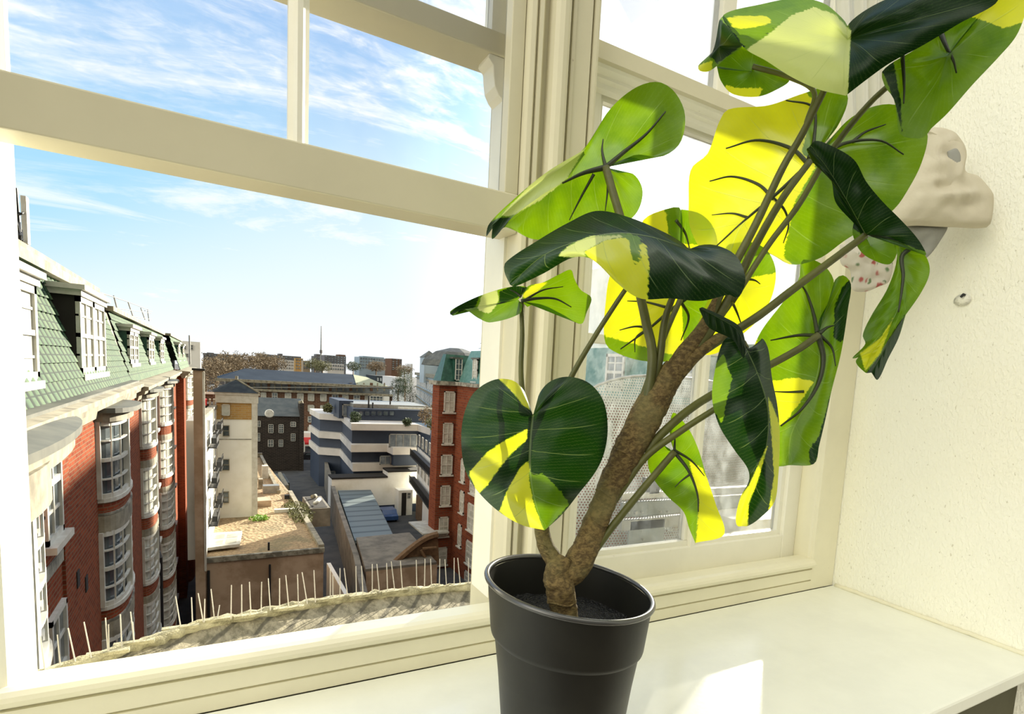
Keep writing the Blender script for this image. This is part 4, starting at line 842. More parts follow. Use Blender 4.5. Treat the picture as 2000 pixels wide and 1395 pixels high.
dpx(1215, 1012, 1480, 1018, 1.79, .03).build('bracket_flange', M['grey_metal'], ds); dpx(1215, 960, 1480, 965, 1.78, .03).build('bracket_flange', M['grey_metal'], ds)
for x, y in ((1226, 1001), (1240, 1001), (1252, 1000), (1288, 999), (1302, 999), (1254, 1053)):
    c = PY(x, y, 1.785); MB().tube([c, c+Vector((0, -.012, 0))], .0045 if x != 1240 else .007, 8).build('bolt', M['grey_metal'], ds)
dpx(1268, 935, 1290, 965, 1.78, .05).build('clamp', M['black'], ds)
MB().tube([PY(1255, 1100, 1.84), PY(1258, 1240, 1.84), PY(1258, 1300, 1.5)], .02, 10).build('mast', M['zinc'], ds, smooth=True)
st = MB(); a = PY(1445, 1060, 1.6); st.box(a.x, a.x+.42, 1.6, 1.9, -.9, PY(1445, 1020, 1.6).z)
tag(st.build('window_ledge', M['render_white']), 'white rendered ledge outside the right window beside the dish', 'ledge')

# ---------------------------------------------------------------- right red brick block (runs behind the right window)
XR = 20.2
rb = thing('brick_block', 'tall deep red brick block with green slate roof on the right', 'building', (XR, 50, GZ))
ax0, ax1 = PY(853, 900, 56).x, PY(893, 900, 56).x
MB().box(ax0, ax1+8, 56, 58, GZ, -1.2).build('wall', M['brick_red2'], rb)
MB().box(XR, XR+9, 12, 56, GZ, -1.1).build('wall', M['brick_red2'], rb)
m = MB(); m.box(ax0-.35, ax1+8, 55.6, 58.2, -1.25, -.85); m.box(XR-.4, XR+9, 12, 55.7, -1.2, -.85); m.build('cornice', M['stone_grey'], rb)
def slope(x0, y0, x1, y1, z0, z1, ins, mat='tile_dark'):
    return MB().add([(x0, y0, z0), (x1, y0, z0), (x1, y1, z0), (x0, y1, z0), (x0+ins, y0+ins, z1), (x1-ins, y0+ins, z1), (x1-ins, y1-ins, z1), (x0+ins, y1-ins, z1)], [(0, 1, 5, 4), (1, 2, 6, 5), (2, 3, 7, 6), (3, 0, 4, 7), (4, 5, 6, 7), (3, 2, 1, 0)]).build('mansard_roof', M[mat], rb)
slope(ax0+.1, 56, ax1+7, 58.3, -.85, 1.75, .7); slope(XR+.1, 12, XR+9, 56.5, -.85, 2.2, 1.0, 'tile_wing')
for (x0, y0, x1, y1) in ((866, 765, 889, 805), (864, 826, 885, 867), (860, 888, 884, 928), (859, 948, 880, 988), (856, 1009, 876, 1048), (853, 1068, 873, 1104)):
    fwin(rb, 56, x0, y0, x1, y1, 2, 4, pane='pane_lit', sill=.15)
def xwin(parent, X, x0, y0, x1, y1, **k):     # window on a wall facing -X; x0 nearer the far end
    a = PX(x0, y1, X); b = PX(x1, y0, X); return window(parent, (X+.02, a.y, min(a.z, PX(x1, y1, X).z)), (0, -1, 0), (0, 0, 1), (-1, 0, 0), a.y-b.y, b.z-PX(x1, y1, X).z, 2, 4, .16, 'white', 'pane_lit', .1, .06, .12)
for (x0, y0, x1, y1) in ((913, 977, 932, 1033), (910, 1050, 928, 1098), (907, 1110, 925, 1150), (898, 955, 908, 1000), (894, 1020, 903, 1065), (900, 893, 910, 940), (918, 922, 938, 962)): xwin(rb, XR, x0, y0, x1, y1)
for yy in (17, 23, 29, 35, 41):
    for zz in (-4.3, -7.3, -10.3): window(rb, (XR+.02, yy+1.4, zz), (0, -1, 0), (0, 0, 1), (-1, 0, 0), 1.4, 2, 2, 4, .1, 'white', 'pane_lit', .1, .05, .12)
def rdorm(x0, x1, y0, y1, z0, z1):
    MB().box(x0+.1, x1, y0, y1, z0, z1).build('dormer', M['tile_dark'], rb); MB().box(x0-.15, x1, y0-.15, y1+.15, z1, z1+.15).build('dormer_roof', M['lead'], rb)
a = PY(888, 745, 56); rdorm(PY(888, 740, 55.7).x-.1, PY(902, 740, 55.7).x+.1, 55.9, 58, -.7, 1.35); fwin(rb, 55.9, 888, 701, 903, 743, 2, 4)
for (x0, x1) in ((922, 935), (942, 957)):
    a = PX(x0, 745, XR+.3); b = PX(x1, 745, XR+.3); rdorm(XR+.3, XR+2, b.y, a.y, -.7, 1.35); xwin(rb, XR+.3, x0+1, 700, x1-1, 745)
for yc in (29.6, 23.5, 36, 17.5):
    MB().box(XR+.3, XR+2.2, yc-1.1, yc+1.1, -.55, 1.9).build('dormer', M['tile_wing'], rb)
    window(rb, (XR+.32, yc+.95, -.45), (0, -1, 0), (0, 0, 1), (-1, 0, 0), 1.9, 2.2, 2, 4, .18, 'white', 'pane_far', .12, .06)
MB().box(27, 33, 39, 54, -1, 9.3).build('added_shade_tower', M['render_white'], rb)  # added tower, placed to cast shade on the left mansion block
ta = thing('roof_aerial', 'thin television aerial on the right block roof', 'aerial', (XR+1.5, 52, 2))
for a, b in (((938, 671), (962, 668)), ((935, 681), (962, 679)), ((950, 668), (951, 690)), ((944, 686), (956, 686))): MB().tube([PX(*a, XR+1.5), PX(*b, XR+1.5)], .03, 6).build('element', M['grey_metal'], ta)

# ---------------------------------------------------------------- helpers for frontal buildings
def fbox(x0, x1, yt, Y, dep, zb=GZ, ym=None):
    a = PY(x0, ym or yt, Y); b = PY(x1, ym or yt, Y); z = PY((x0+x1)/2, yt, Y).z; return MB().box(a.x, b.x, Y, Y+dep, zb, z)
def root(name, label, cat, px, Y, zb=GZ, group=None): p = PY(px, 900, Y); return thing(name, label, cat, (p.x, Y, zb), group)

# ---------------------------------------------------------------- low gravel-roofed building
GRZ = -12.0
lb = root('flat_roofed_building', 'low tan rendered building with a gravel roof in the middle', 'building', 520, 41)
rp = [PZ(x, y, GRZ) for x, y in ((398, 1106), (637, 1080), (628, 1030), (606, 925), (500, 930), (500, 960), (392, 1040))]
a0, a1 = rp[0], rp[1]
MB().prism([(a0.x-.25, 41), (a1.x, 41), (a1.x, 60), (a1.x-1, 84), (3.2, 84), (.2, 60), (a0.x-.25, 60)], GZ, GRZ-.12).build('wall', M['tan'], lb)
MB().prism([(a0.x-.2, 41.2), (a1.x-.2, 41.2), (a1.x-.2, 60), (a1.x-.9, 83.5), (3.3, 83.5), (.3, 60), (a0.x-.2, 60)], GRZ-.12, GRZ-.02).build('gravel_surface', M['gravel'], lb)
m = MB(); m.box(a0.x-.1, a1.x+.05, 40.9, 41.15, GRZ-.25, GRZ+.06); m.build('front_coping', M['stone_grey'], lb)
m = MB(); m.box(a1.x-.3, a1.x+.05, 41.1, 60, GRZ-.2, GRZ+.25); m.box(a1.x-1.2, a1.x-.9, 60, 84, GRZ-.2, GRZ+.3); m.box(3.2, a1.x-.9, 83.6, 84, GRZ-.2, GRZ+.5); m.box(3.2, 3.5, 66, 84, GRZ-.2, GRZ+.9); m.build('side_parapet', M['stone'], lb)
MB().tube([PY(527, 1103, 40.85), PY(527, 1200, 40.85)], .06, 6).build('downpipe', M['black'], lb); MB().tube([PY(407, 1115, 40.85), PY(408, 1220, 40.85)], .08, 6).build('downpipe', M['black'], lb)
pr_ = root('rendered_pier', 'narrow beige rendered wall end beside the red mansion block', 'wall', 390, 40)
a = PY(379, 900, 40.2); b = PY(399, 900, 40.2); MB().box(a.x, b.x, 40.2, 40.95, GZ, PY(388, 724, 40.2).z).build('wall', M['tan'], pr_)
MB().box(a.x-.05, b.x+.08, 40.1, 41.0, PY(388, 724, 40.2).z, PY(388, 720, 40.2).z).build('coping', M['darkrecess'], pr_); MB().box(b.x-.05, b.x+.06, 40.15, 41, GZ+7, PY(388, 726, 40.2).z).build('white_edge', M['white'], pr_)
# things on the gravel roof
def onroof(x0, x1, y0, h, dep, name, mat, label, cat, z=GRZ, group=None, bev=.02):
    p = PZ((x0+x1)/2, y0, z); w_ = (PY(x1, y0, p.y)-PY(x0, y0, p.y)).x
    o = MB().box(p.x-w_/2, p.x+w_/2, p.y, p.y+dep, z-.02, z+h).build(name, M[mat], None, bevel=bev); return tag(o, label, cat, group)
sk = thing('skylight', 'tilted pale skylight frame on the gravel roof', 'skylight', tuple(PZ(438, 1072, GRZ)))
P4 = [PZ(x, y, GRZ+.15) for x, y in ((404, 1076), (468, 1068), (473, 1042), (415, 1046))]
m = MB(); m.add([p for p in P4]+[p+Vector((0, 0, .18)) for p in P4], [(3, 2, 1, 0), (4, 5, 6, 7), (0, 1, 5, 4), (1, 2, 6, 5), (2, 3, 7, 6), (3, 0, 4, 7)]); m.build('frame', M['white'], sk)
for i in range(4):
    u0, v0 = .10+.44*(i % 2), .12+.42*(i//2); q = lambda u, v: P4[0].lerp(P4[1], u).lerp(P4[3].lerp(P4[2], u), v)+Vector((0, 0, .19))
    MB().add([q(u0, v0), q(u0+.34, v0), q(u0+.34, v0+.3), q(u0, v0+.3)], [(0, 1, 2, 3)]).build('pane', M['pane_lit'], sk)
onroof(514, 546, 964, .7, .9, 'air_conditioner', 'grey_metal', 'grey air conditioning unit by the far gravel roof edge', 'air conditioner')
onroof(512, 524, 935, 1.3, .8, 'roof_cabinet', 'white', 'white cabinet against the far parapet of the gravel roof', 'cabinet')
onroof(536, 580, 1001, .25, .5, 'white_duct', 'white', 'long white duct lying on the gravel roof', 'duct')
onroof(505, 514, 955, .9, .8, 'vent_box', 'stone', 'small pale vent box at the left of the gravel roof', 'vent')
onroof(500, 530, 990, .5, 1.6, 'roof_hatch', 'tan', 'low rust-brown hatch behind the white duct', 'hatch')
onroof(556, 566, 975, .35, .3, 'pipe_stub', 'black', 'dark pipe stub in the middle of the gravel roof', 'pipe')
onroof(523, 527, 1075, .5, .15, 'soil_pipe', 'black', 'short dark vent pipe near the front of the gravel roof', 'pipe')
onroof(408, 425, 1022, .5, .9, 'stone_block', 'stone', 'pale stone block at the foot of the white tower', 'block')
fr_ = thing('duct_frame', 'rusty open frame with white pipes at the right roof edge', 'frame', tuple(PZ(625, 1003, GRZ)))
a = PZ(606, 1000, GRZ); b = PZ(647, 1000, GRZ); MB().box(a.x, b.x, a.y, a.y+5, GRZ-1.3, GRZ+.25).build('box', M['concrete'], fr_)
MB().box(a.x+.2, b.x-.2, a.y+.2, a.y+4.7, GRZ+.25, GRZ+.28).build('tray', M['darkrecess'], fr_)
MB().tube([Vector((a.x+.4, a.y+1, GRZ+.5)), Vector((b.x-1, a.y+.9, GRZ+.5)), Vector((b.x-.6, a.y+1.6, GRZ+.7))], .16, 8).build('white_pipe', M['white'], fr_, smooth=True)
MB().tube([Vector((a.x+.6, a.y+3.6, GRZ+.5)), Vector((b.x-.6, a.y+3.9, GRZ+.5))], .18, 8).build('white_pipe', M['stone'], fr_, smooth=True)

# greenery builder: many small leaf blades in a lumpy crown
def crown(m, c, rx, ry, rz, n, s):
    for i in range(n):
        while 1:
            p = Vector((random.uniform(-1, 1), random.uniform(-1, 1), random.uniform(-1, 1)))
            if p.length < 1: break
        p = p*(.75+.35*noise.noise(p*2.2+c*.3)); q = c+Vector((p.x*rx, p.y*ry, p.z*rz))
        a = Vector((random.gauss(0, 1), random.gauss(0, 1), random.gauss(0, 1))).normalized()*s; b = a.orthogonal().normalized()*s*.7
        m.add([q-a, q+b, q+a, q-b], [(0, 1, 2, 3)])
    return m
M['bare'] = plain('bare_brown_twigs', (.26, .19, .11), (.16, .12, .07), .4, .9)
M['foliage'] = plain('dark_foliage', (.045, .07, .03), (.09, .11, .04), .5, .8)
M['olive'] = plain('olive_foliage', (.17, .17, .06), (.10, .10, .045), .5, .8)
M['bright'] = plain('bright_green_foliage', (.30, .50, .05), (.18, .34, .05), 2, .7)
p = PZ(508, 1018, GRZ); tag(crown(MB(), p+Vector((0, .3, .15)), .9, .5, .35, 260, .09).build('moss_clump', M['bright']), 'bright green moss clump at the white tower foot', 'moss')
p = PZ(590, 1012, GRZ); o = crown(MB(), p+Vector((0, 2.2, .1)), 1.3, 5.5, .35, 900, .12).build('roof_weeds', M['olive']); tag(o, 'straggly weeds growing along the right edge of the gravel roof', 'weeds')

# ---------------------------------------------------------------- white stair tower and its wing
YT = 51.5
tw = root('white_tower', 'white rendered tower with pyramid slate roof and brick band', 'building', 463, YT, GRZ)
tx0, tx1 = PY(424, 900, YT).x, PY(500, 900, YT).x; zt = PY(463, 770, YT).z; TD = 3.4
MB().box(tx0, tx1, YT, YT+TD, GRZ-.02, zt).build('wall', M['render_white'], tw)
MB().box(tx1-.28, tx1+.10, YT-.12, YT+TD, GRZ-.02, zt).build('corner_pilaster', M['white'], tw)
m = MB(); m.box(tx0-.15, tx1+.25, YT-.22, YT+TD+.2, zt-.05, zt+.12); m.box(tx0-.08, tx1+.15, YT-.15, YT+TD, PY(460, 787, YT).z, zt-.05); m.build('eaves', M['white'], tw)
ap = PY(462, 741, YT+TD/2); zz = zt+.12; e = .25
MB().add([(tx0-e, YT-.3, zz), (tx1+e, YT-.3, zz), (tx1+e, YT+TD+e, zz), (tx0-e, YT+TD+e, zz), (ap.x, ap.y, ap.z)], [(0, 1, 4), (1, 2, 4), (2, 3, 4), (3, 0, 4), (3, 2, 1, 0)]).build('pyramid_roof', M['slate'], tw)
MB().tube([(tx1+e, YT-.3, zz+.02), (ap.x, ap.y, ap.z)], .07, 6).build('hip_tile', M['stone'], tw); MB().tube([tuple(ap+Vector((0, 0, -.1))), tuple(ap+Vector((0, 0, .25)))], .1, 8).build('finial', M['stone_grey'], tw)
a = PY(424, 819, YT); b = PY(495, 788, YT); MB().box(tx0-.02, tx1-.3, YT-.03, YT, a.z, b.z).build('brick_band', M['brick_yellow'], tw)
fwin(tw, YT-.02, 433, 790, 449, 812, 1, 1, pane='pane_lit')
for (x0, y0, x1, y1) in ((435, 831, 448, 852), (434, 897, 448, 919), (434, 960, 447, 983)): fwin(tw, YT, x0, y0, x1, y1, 1, 2, pane='pane', mat='stone')
MB().box(tx0, tx1-.3, YT-.03, YT, PY(450, 858, YT).z-.03, PY(450, 858, YT).z+.02).build('joint_line', M['stone_grey'], tw)
wg = thing('white_wing', 'narrow white wing with black balconies left of the white tower', 'building', (-.2, 45, GRZ))
w0 = PY(400, 900, 41.1); w1_ = PY(424, 900, YT+.3); zw = PY(410, 812, 45).z
MB().prism([(w0.x, 41.1), (w1_.x, YT+.3), (w1_.x-.9, YT+.3), (w0.x-.9, 41.1)], GRZ-.02, zw).build('wall', M['render_white'], wg)
MB().prism([(w0.x-.05, 41.0), (w1_.x+.05, YT+.3), (w1_.x-.4, YT+.3), (w0.x-.4, 41.0)], zw, zw+.25).build('coping', M['stone'], wg)
u_ = (w1_-w0).normalized(); u_.z = 0; nn = Vector((u_.y, -u_.x, 0))
for t, z in ((.18, -5.6), (.62, -5.2), (.18, -8.1), (.62, -7.8), (.2, -10.6), (.62, -10.4)):
    c = w0.lerp(w1_, t); c = Vector((c.x, c.y, z)); m = MB()
    m.obox(c, u_*2.2, nn*.5, Vector((0, 0, .06)))
    for k in range(12): m.obox(c+u_*(2.2*k/11)+nn*.47, u_*.03, nn*.03, Vector((0, 0, .9)))
    m.obox(c+nn*.47+Vector((0, 0, .9)), u_*2.2, nn*.04, Vector((0, 0, .06))); m.obox(c+nn*.2+Vector((0, 0, .3)), u_*2.2, nn*.3, Vector((0, 0, .35)))
    m.build('balcony', M['black'], wg)
    window(wg, c+u_*.3+Vector((0, 0, .05)), u_, (0, 0, 1), nn, 1.3, 1.7, 2, 2, .08, 'white', 'pane_far', .05, .04)
# cream building seen over the wing, and chimneys with small roofs
cb_ = root('cream_house', 'small cream rendered house top above the far end of the mansion block', 'house', 372, 110)
fbox(352, 391, 667, 110, 8).build('wall', M['render_white'], cb_)
for q in ((357, 674, 363, 682), (370, 674, 377, 683), (361, 691, 368, 697)): fwin(cb_, 110, *q, 2, 2)
MB().tube([PY(371, 712, 108), PY(370, 655, 108)], .12, 6).build('mast', M['grey_metal'], cb_)
ch = root('brown_terrace', 'brown tiled roofs and chimney behind the white tower', 'house', 410, 75)
fbox(394, 430, 790, 75, 8).build('wall', M['brick_soot'], ch); fbox(396, 428, 770, 80, 5, GZ).build('chimney', M['brick_dark'], ch)
for i, x in enumerate((400, 408, 416)): fbox(x, x+4, 780, 74.5, 1, PY(x, 792, 74.5).z).build('chimney_pot', M['stone'] if i else M['red'], ch)

# ---------------------------------------------------------------- sooty terrace house
YS = 118
so_ = root('sooty_house', 'blackened brick terrace house with white sash windows and dark roof', 'house', 548, YS)
fbox(500, 592, 812, YS, 10, GZ, 850).build('wall', M['brick_soot'], so_)
a = PY(500, 812, YS); b = PY(594, 812, YS); m = MB(); zr = PY(545, 797, YS).z; m.add([(a.x, YS-.3, a.z), (b.x, YS-.3, a.z), (b.x, YS+5, zr+1.5), (a.x, YS+5, zr+1.5), (b.x, YS+10, a.z), (a.x, YS+10, a.z)], [(0, 1, 2, 3), (3, 2, 4, 5), (1, 4, 2), (0, 3, 5), (0, 5, 4, 1)]); m.build('roof', M['felt'], so_)
fbox(586, 594, 788, YS-.5, 3, GZ).build('party_wall', M['brick_soot'], so_); MB().tube([PY(588, 788, YS), PY(587, 783, YS)], .4, 8).build('chimney_pot', M['stone'], so_)
for q in ((524, 829, 534, 846), (544, 829, 554, 846), (567, 824, 578, 834), (523, 859, 534, 873), (544, 859, 553, 873), (568, 847, 577, 862), (500, 822, 509, 834), (500, 846, 508, 862)): fwin(so_, YS, *q, 2, 4, pane='pane')
d_ = PY(526, 808, YS-1.2); MB().tube([d_, d_+Vector((.05, -.25, .05))], [.75, .65], 16).build('dish', M['white'], so_)
tag(MB().box(*(PY(503, 884, 100).x, PY(555, 884, 100).x), 92, 100, GZ, GZ+2.6).build('garage_roof', M['felt']), 'low grey flat-roofed garages before the sooty house', 'garage')
tag(MB().box(PY(555, 900, 90).x, PY(556.5, 900, 90).x+.3, 88, 99, GZ, GZ+3.0).build('yard_wall', M['stone']), 'low pale yard wall right of the garages', 'wall')

# ---------------------------------------------------------------- long brown block with blue roof
YB = 145
bb = root('long_brick_block', 'long brown brick block with blue-grey hipped roof and attic terrace', 'building', 600, YB)
fbox(430, 766, 768, YB, 14, GZ, 790).build('wall', M['brick_dark'], bb)
fbox(428, 768, 764, YB-.8, 15, PY(600, 768, YB-.8).z).build('ledge', M['stone'], bb)
fbox(440, 762, 748, YB+1.6, 11, PY(600, 764, YB+1.6).z).build('attic_glazing', M['pane_far'], bb)
for i in range(24): x = 442+i*13.4; fbox(x, x+(2 if i % 3 else 5), 748, YB+1.3, .5, PY(x, 764, YB+1.3).z).build('attic_pier', M['stone' if i % 3 else 'brick_dark'], bb)
MB().tube([PY(440, 757, YB-.5), PY(765, 757, YB-.5)], .12, 6).build('terrace_rail', M['grey_metal'], bb)
A0 = PY(425, 744, YB); A1 = PY(763, 752, YB); B0 = PY(478, 721, YB+9); B1 = PY(690, 731, YB+9)
ze = (A0.z+A1.z)/2; zr = (B0.z+B1.z)/2
E1 = PY(696, 750, YB)
MB().add([(A0.x, YB, ze), (E1.x, YB, ze), (E1.x, YB+18, ze), (A0.x, YB+18, ze), (B0.x, YB+9, zr), (B1.x, YB+9, zr)], [(0, 1, 5, 4), (2, 3, 4, 5), (3, 0, 4), (3, 2, 1, 0), (1, 2, 5)]).build('roof', plain('blue_metal_roof', (.018, .032, .055), (.028, .045, .07), .3, .8, spec=.15), bb)
MB().add([(E1.x, YB-.05, ze), (A1.x, YB+2, ze), (PY(716, 733, YB+9).x, YB+9, zr-.4), (B1.x, YB+9, zr+.05), (A1.x, YB+16, ze)], [(0, 1, 2, 3), (1, 4, 2)]).build('pale_roof', plain('pale_green_roof', (.36, .38, .26), (.30, .32, .22), .3, .9), bb)
MB().box(A0.x-.5, A1.x+.5, YB-.4, YB, ze-.5, ze+.1).build('eaves', M['stone'], bb)
cols = [509, 531, 556, 580, 601, 625, 648, 668, 690, 712]
for r, (y0, y1) in enumerate(((768, 782), (790, 803), (812, 824), (832, 845))):
    for c_ in cols:
        if r and c_ < 590 or (r > 1 and c_ > 625): continue
        x = c_+(0 if c_ < 650 else 0); fwin(bb, YB, x, y0+ (x-560)*.03, x+(11 if c_ in (509, 531) else 13), y1+(x-560)*.03, 2, 2, pane='pane_lit' if (r+c_) % 3 else 'pane_far')
MB().box(PY(731, 800, YB).x, PY(757, 800, YB).x, YB-1.5, YB, PY(745, 800, YB).z, PY(745, 774, YB).z).build('oriel', M['render_white'], bb); fwin(bb, YB-1.5, 722, 774, 748, 785, 4, 2)
# street corner with shop and red awning
shp = root('corner_shop', 'white shopfront with red awning at the end of the street', 'shop', 606, 125)
fbox(591, 623, 846, 140, 4).build('shop_wall', M['render_white'], shp)
a = PY(594, 868, 138); b = PY(619, 862, 138); MB().add([(a.x, 140, b.z+.6), (b.x, 140, b.z+.6), (b.x, 137, b.z-.2), (a.x, 137, b.z-.2), (a.x, 137, b.z-.6), (b.x, 137, b.z-.6)], [(0, 1, 2, 3), (3, 2, 5, 4)]).build('awning', M['red'], shp)
fbox(596, 618, 872, 139.7, .5).build('shop_window', M['pane'], shp)
tag(fbox(613, 621, 868, 133, 1.5, GZ).build('telephone_kiosk', M['red'], None, bevel=.1), 'red telephone kiosk at the street corner by the shop awning', 'kiosk')
def car(x, y, Y, mat, label, L=4.2, wd=1.8, group=None, along='Y'):
    p = PZ(x, y, GZ); o_ = thing('car', label, 'car', tuple(p), group)
    prf = [(0, .3), (0, .8), (.6, .95), (1.1, 1.42), (3.0, 1.42), (3.6, .95), (4.2, .85), (4.2, .3)]; k = len(prf)
    f = (lambda s, t, z: (p.x+t, p.y+s, GZ+z)) if along == 'Y' else (lambda s, t, z: (p.x+s, p.y+t, GZ+z))
    m = MB(); m.add([f(a, -wd/2, z) for a, z in prf]+[f(a, wd/2, z) for a, z in prf], [tuple(range(k)), tuple(range(k, 2*k))[::-1]]+[(i+k, (i+1) % k+k, (i+1) % k, i) for i in range(k)]); m.build('body', M[mat], o_)
    m = MB(); q = [(1.0, .98), (1.25, 1.36), (2.9, 1.36), (3.3, .98)]; m.add([f(a, -wd/2-.01, z) for a, z in q]+[f(a, wd/2+.01, z) for a, z in q], [(0, 1, 2, 3), (7, 6, 5, 4)]); m.build('side_glass', M['pane'], o_)
    for a in (.8, 3.4):
        for t in (-wd/2, wd/2-.18):
            w_ = MB().tube([f(a, t-.02, .33), f(a, t+.2, .33)], .33, 14); w_.build('wheel', M['black'], o_)
car(585, 897, 128, 'black', 'dark car parked by the red kiosk', along='X')
M['blue'] = plain('blue_car_paint', (.03, .08, .22), None, 3, .3)
car(764, 1021, 70, 'blue', 'blue car parked beside the long metal shed roof')

# ---------------------------------------------------------------- navy terraced apartment building
nv = root('terraced_apartments', 'stepped navy apartment building with pale balcony bands', 'building', 740, 84)
bandm = plain('pale_band_render', (.62, .58, .53), (.52, .49, .44), .4, .6)
def poly(pts, z0, z1, name, mat, parent): return MB().prism(pts, z0, z1).build(name, mat, parent)
# plan outline of each storey as (px, Y) steps, seen from the courtyard side
def plan(steps, back=112): P = [(PY(x, 850, Y).x, Y) for x, Y in steps]; return P+[(P[-1][0]+.5, back), (P[0][0], back)]
base = [(622, 100), (664, 98), (690, 84), (862, 84)]
def zpx(x, y, Y): return PY(x, y, Y).z
lv = [(zpx(740, 829, 84), zpx(740, 842, 84)), (zpx(740, 869, 84), zpx(740, 883, 84)), (zpx(740, 905, 84), zpx(740, 920, 84))]
outs = [[(623, 101), (666, 99), (686, 84.5), (815, 84.5), (840, 79)], [(622, 101), (664, 99), (686, 84), (756, 84), (768, 81), (815, 81)], [(622, 101), (664, 99), (690, 84), (757, 84), (815, 84)]]
zt_ = lv[0][0]
for i, ((a, b), o_) in enumerate(zip(lv, outs)):
    poly(plan(o_), b, a, 'balcony_band', bandm, nv)
    nxt = lv[i+1][0] if i < 2 else GZ
    ins = [(x+1.5, Y+1.2) for x, Y in o_]
    poly(plan(ins), nxt-.1, b+.1, 'recessed_wall', M['navy'], nv)
for (x0, y0, x1, y1, Y, nxx) in ((759, 848, 815, 874, 82, 4), (741, 890, 764, 908, 83.2, 2)):
    fwin(nv, Y, x0, y0, x1, y1, nxx, 1, mat='grey_metal', pane='pane_far', fr=.12)
for (x0, y0, x1, y1) in ((636, 920, 655, 936),): fwin(nv, 97, x0, y0, x1, y1, 2, 1, mat='grey_metal', pane='pane_far', fr=.12)
a = PY(668, 785, 92); b = PY(690, 785, 92)
poly([(PY(662, 800, 95).x, 95), (PY(690, 800, 95).x, 95), (PY(690, 800, 95).x, 104), (PY(662, 800, 95).x, 104)], zt_-.2, zpx(676, 783, 95), 'penthouse', M['navy'], nv)
poly([(PY(690, 800, 90).x, 90), (PY(835, 800, 90).x, 90), (PY(835, 800, 90).x, 104), (PY(690, 800, 90).x, 104)], zt_-.2, zpx(760, 800, 90), 'penthouse', M['navy'], nv)
poly([(PY(690, 800, 92).x, 92), (PY(838, 800, 92).x, 92), (PY(838, 800, 92).x, 103), (PY(692, 800, 92).x, 103)], zpx(760, 800, 90), zpx(760, 791, 92), 'roof_upstand', M['grey_metal'], nv)
poly([(PY(777, 800, 90).x, 89.6), (PY(850, 800, 90).x, 89.6), (PY(850, 800, 90).x, 90), (PY(777, 800, 90).x, 90)], zpx(810, 797, 90)-.2, zpx(810, 796, 90), 'fascia', M['white'], nv)
fwin(nv, 94.9, 668, 790, 688, 814, 2, 1, mat='grey_metal', pane='pane_far', fr=.15)
for i in range(6): fwin(nv, 89.98, 700+i*12, 803, 710+i*12, 812, 1, 1, mat='navy', pane='pane')
for i, (x, y, Y, h) in enumerate(((720, 792, 92, 1.4), (762, 795, 93, .9), (728, 797, 91, .8))):
    p = PY(x, y, Y); tag(MB().tube([p-Vector((0, 0, h)), p+Vector((0, 0, h))], .12, 8).build('flue_pipe', M['black']), ('tall dark flue on the navy building roof', 'short bent flue right of the tall one on the navy roof', 'small flue in front of the tall one on the navy roof')[i], 'flue')
for i, (x, y, Y, rx, m_, lb_) in enumerate(((640, 800, 99, 1.2, 'olive', 'yellow-green shrub on the left terrace of the navy building'), (693, 818, 87, 1.3, 'foliage', 'dark potted shrub beside the navy penthouse'), (795, 828, 84.5, 1.0, 'foliage', 'small shrub before the navy wall of the top terrace'),
        (832, 815, 84, 2.0, 'bare', 'bare brown shrub at the right end of the top terrace'), (845, 830, 82, 1.6, 'olive', 'olive shrub by the right terrace balustrade'), (850, 800, 92, 1.4, 'bare', 'bare shrub behind the right end of the navy roof'))):
    p = PY(x, y, Y); m = crown(MB(), p+Vector((0, 0, .25)), rx*.8, rx*.6, rx*.8, 420, .15); tag(m.build('terrace_shrub', M[m_]), lb_, 'shrub')

# ---------------------------------------------------------------- yard in front of it
YW = 81
yw = root('yard_wall', 'white rendered yard wall with dark base below the navy building', 'wall', 740, YW)
a = PY(648, 940, 81); b = PY(816, 940, 81); s1 = PY(757, 935, 81); zc = GZ+1.1
m = MB(); m.box(a.x, s1.x, YW, YW+2.8, zc, zpx(700, 935, 81)); m.box(s1.x, b.x+1, YW, YW+2.8, zc, zpx(785, 922, 81)); m.build('wall', M['render_white'], yw); MB().box(a.x, b.x, YW-.04, YW+2, GZ, zc).build('dark_base', M['navy'], yw)
m = MB(); m.box(a.x, s1.x, YW-.1, YW+2.8, zpx(700, 935, 81), zpx(700, 932, 81)); m.box(s1.x, b.x+1, YW-.1, YW+2.8, zpx(785, 922, 81), zpx(785, 919, 81)); m.build('coping', M['darkrecess'], yw)
p_ = root('porch', 'small white porch with a black door against the yard wall', 'porch', 790, 79)
fbox(779, 806, 958, 79, 2).build('wall', M['render_white'], p_); fbox(785, 794, 963, 78.95, .1).build('door', M['darkrecess'], p_); fwin(p_, 79, 795, 962, 802, 974, 2, 2)
# long metal shed
sh = root('metal_shed', 'long blue-grey corrugated shed roof beside the alley', 'shed', 715, 60)
SH = [PZ(x, y, -15.8) for x, y in ((693, 1056), (768, 1046), (724, 957), (660, 958))]
mm, n = new_mat('corrugated_blue_grey'); o = n.n('ShaderNodeTexCoord').outputs['Object']; wv = n.n('ShaderNodeTexWave', bands_direction='Y'); wv.inputs['Scale'].default_value = .14; n.l(o, wv.inputs['Vector'])
finish(n, n.mix(n.m('MULTIPLY', n.ss(wv.outputs['Fac'], 0, .25), 1), (.05, .07, .075), n.mix(n.noise(o, .5, 4), (.12, .16, .17), (.17, .20, .20)) if 0 else (.13, .165, .17)), .55)
MB().prism([(p.x, p.y) for p in SH], -16.1, -15.8).build('roof', mm, sh); MB().prism([(p.x*.999+.2, p.y) for p in SH], GZ, -16.1).build('wall', M['felt'], sh)
g2 = root('slate_outbuilding', 'grey slate outbuilding roof in front of the metal shed', 'outbuilding', 760, 50)
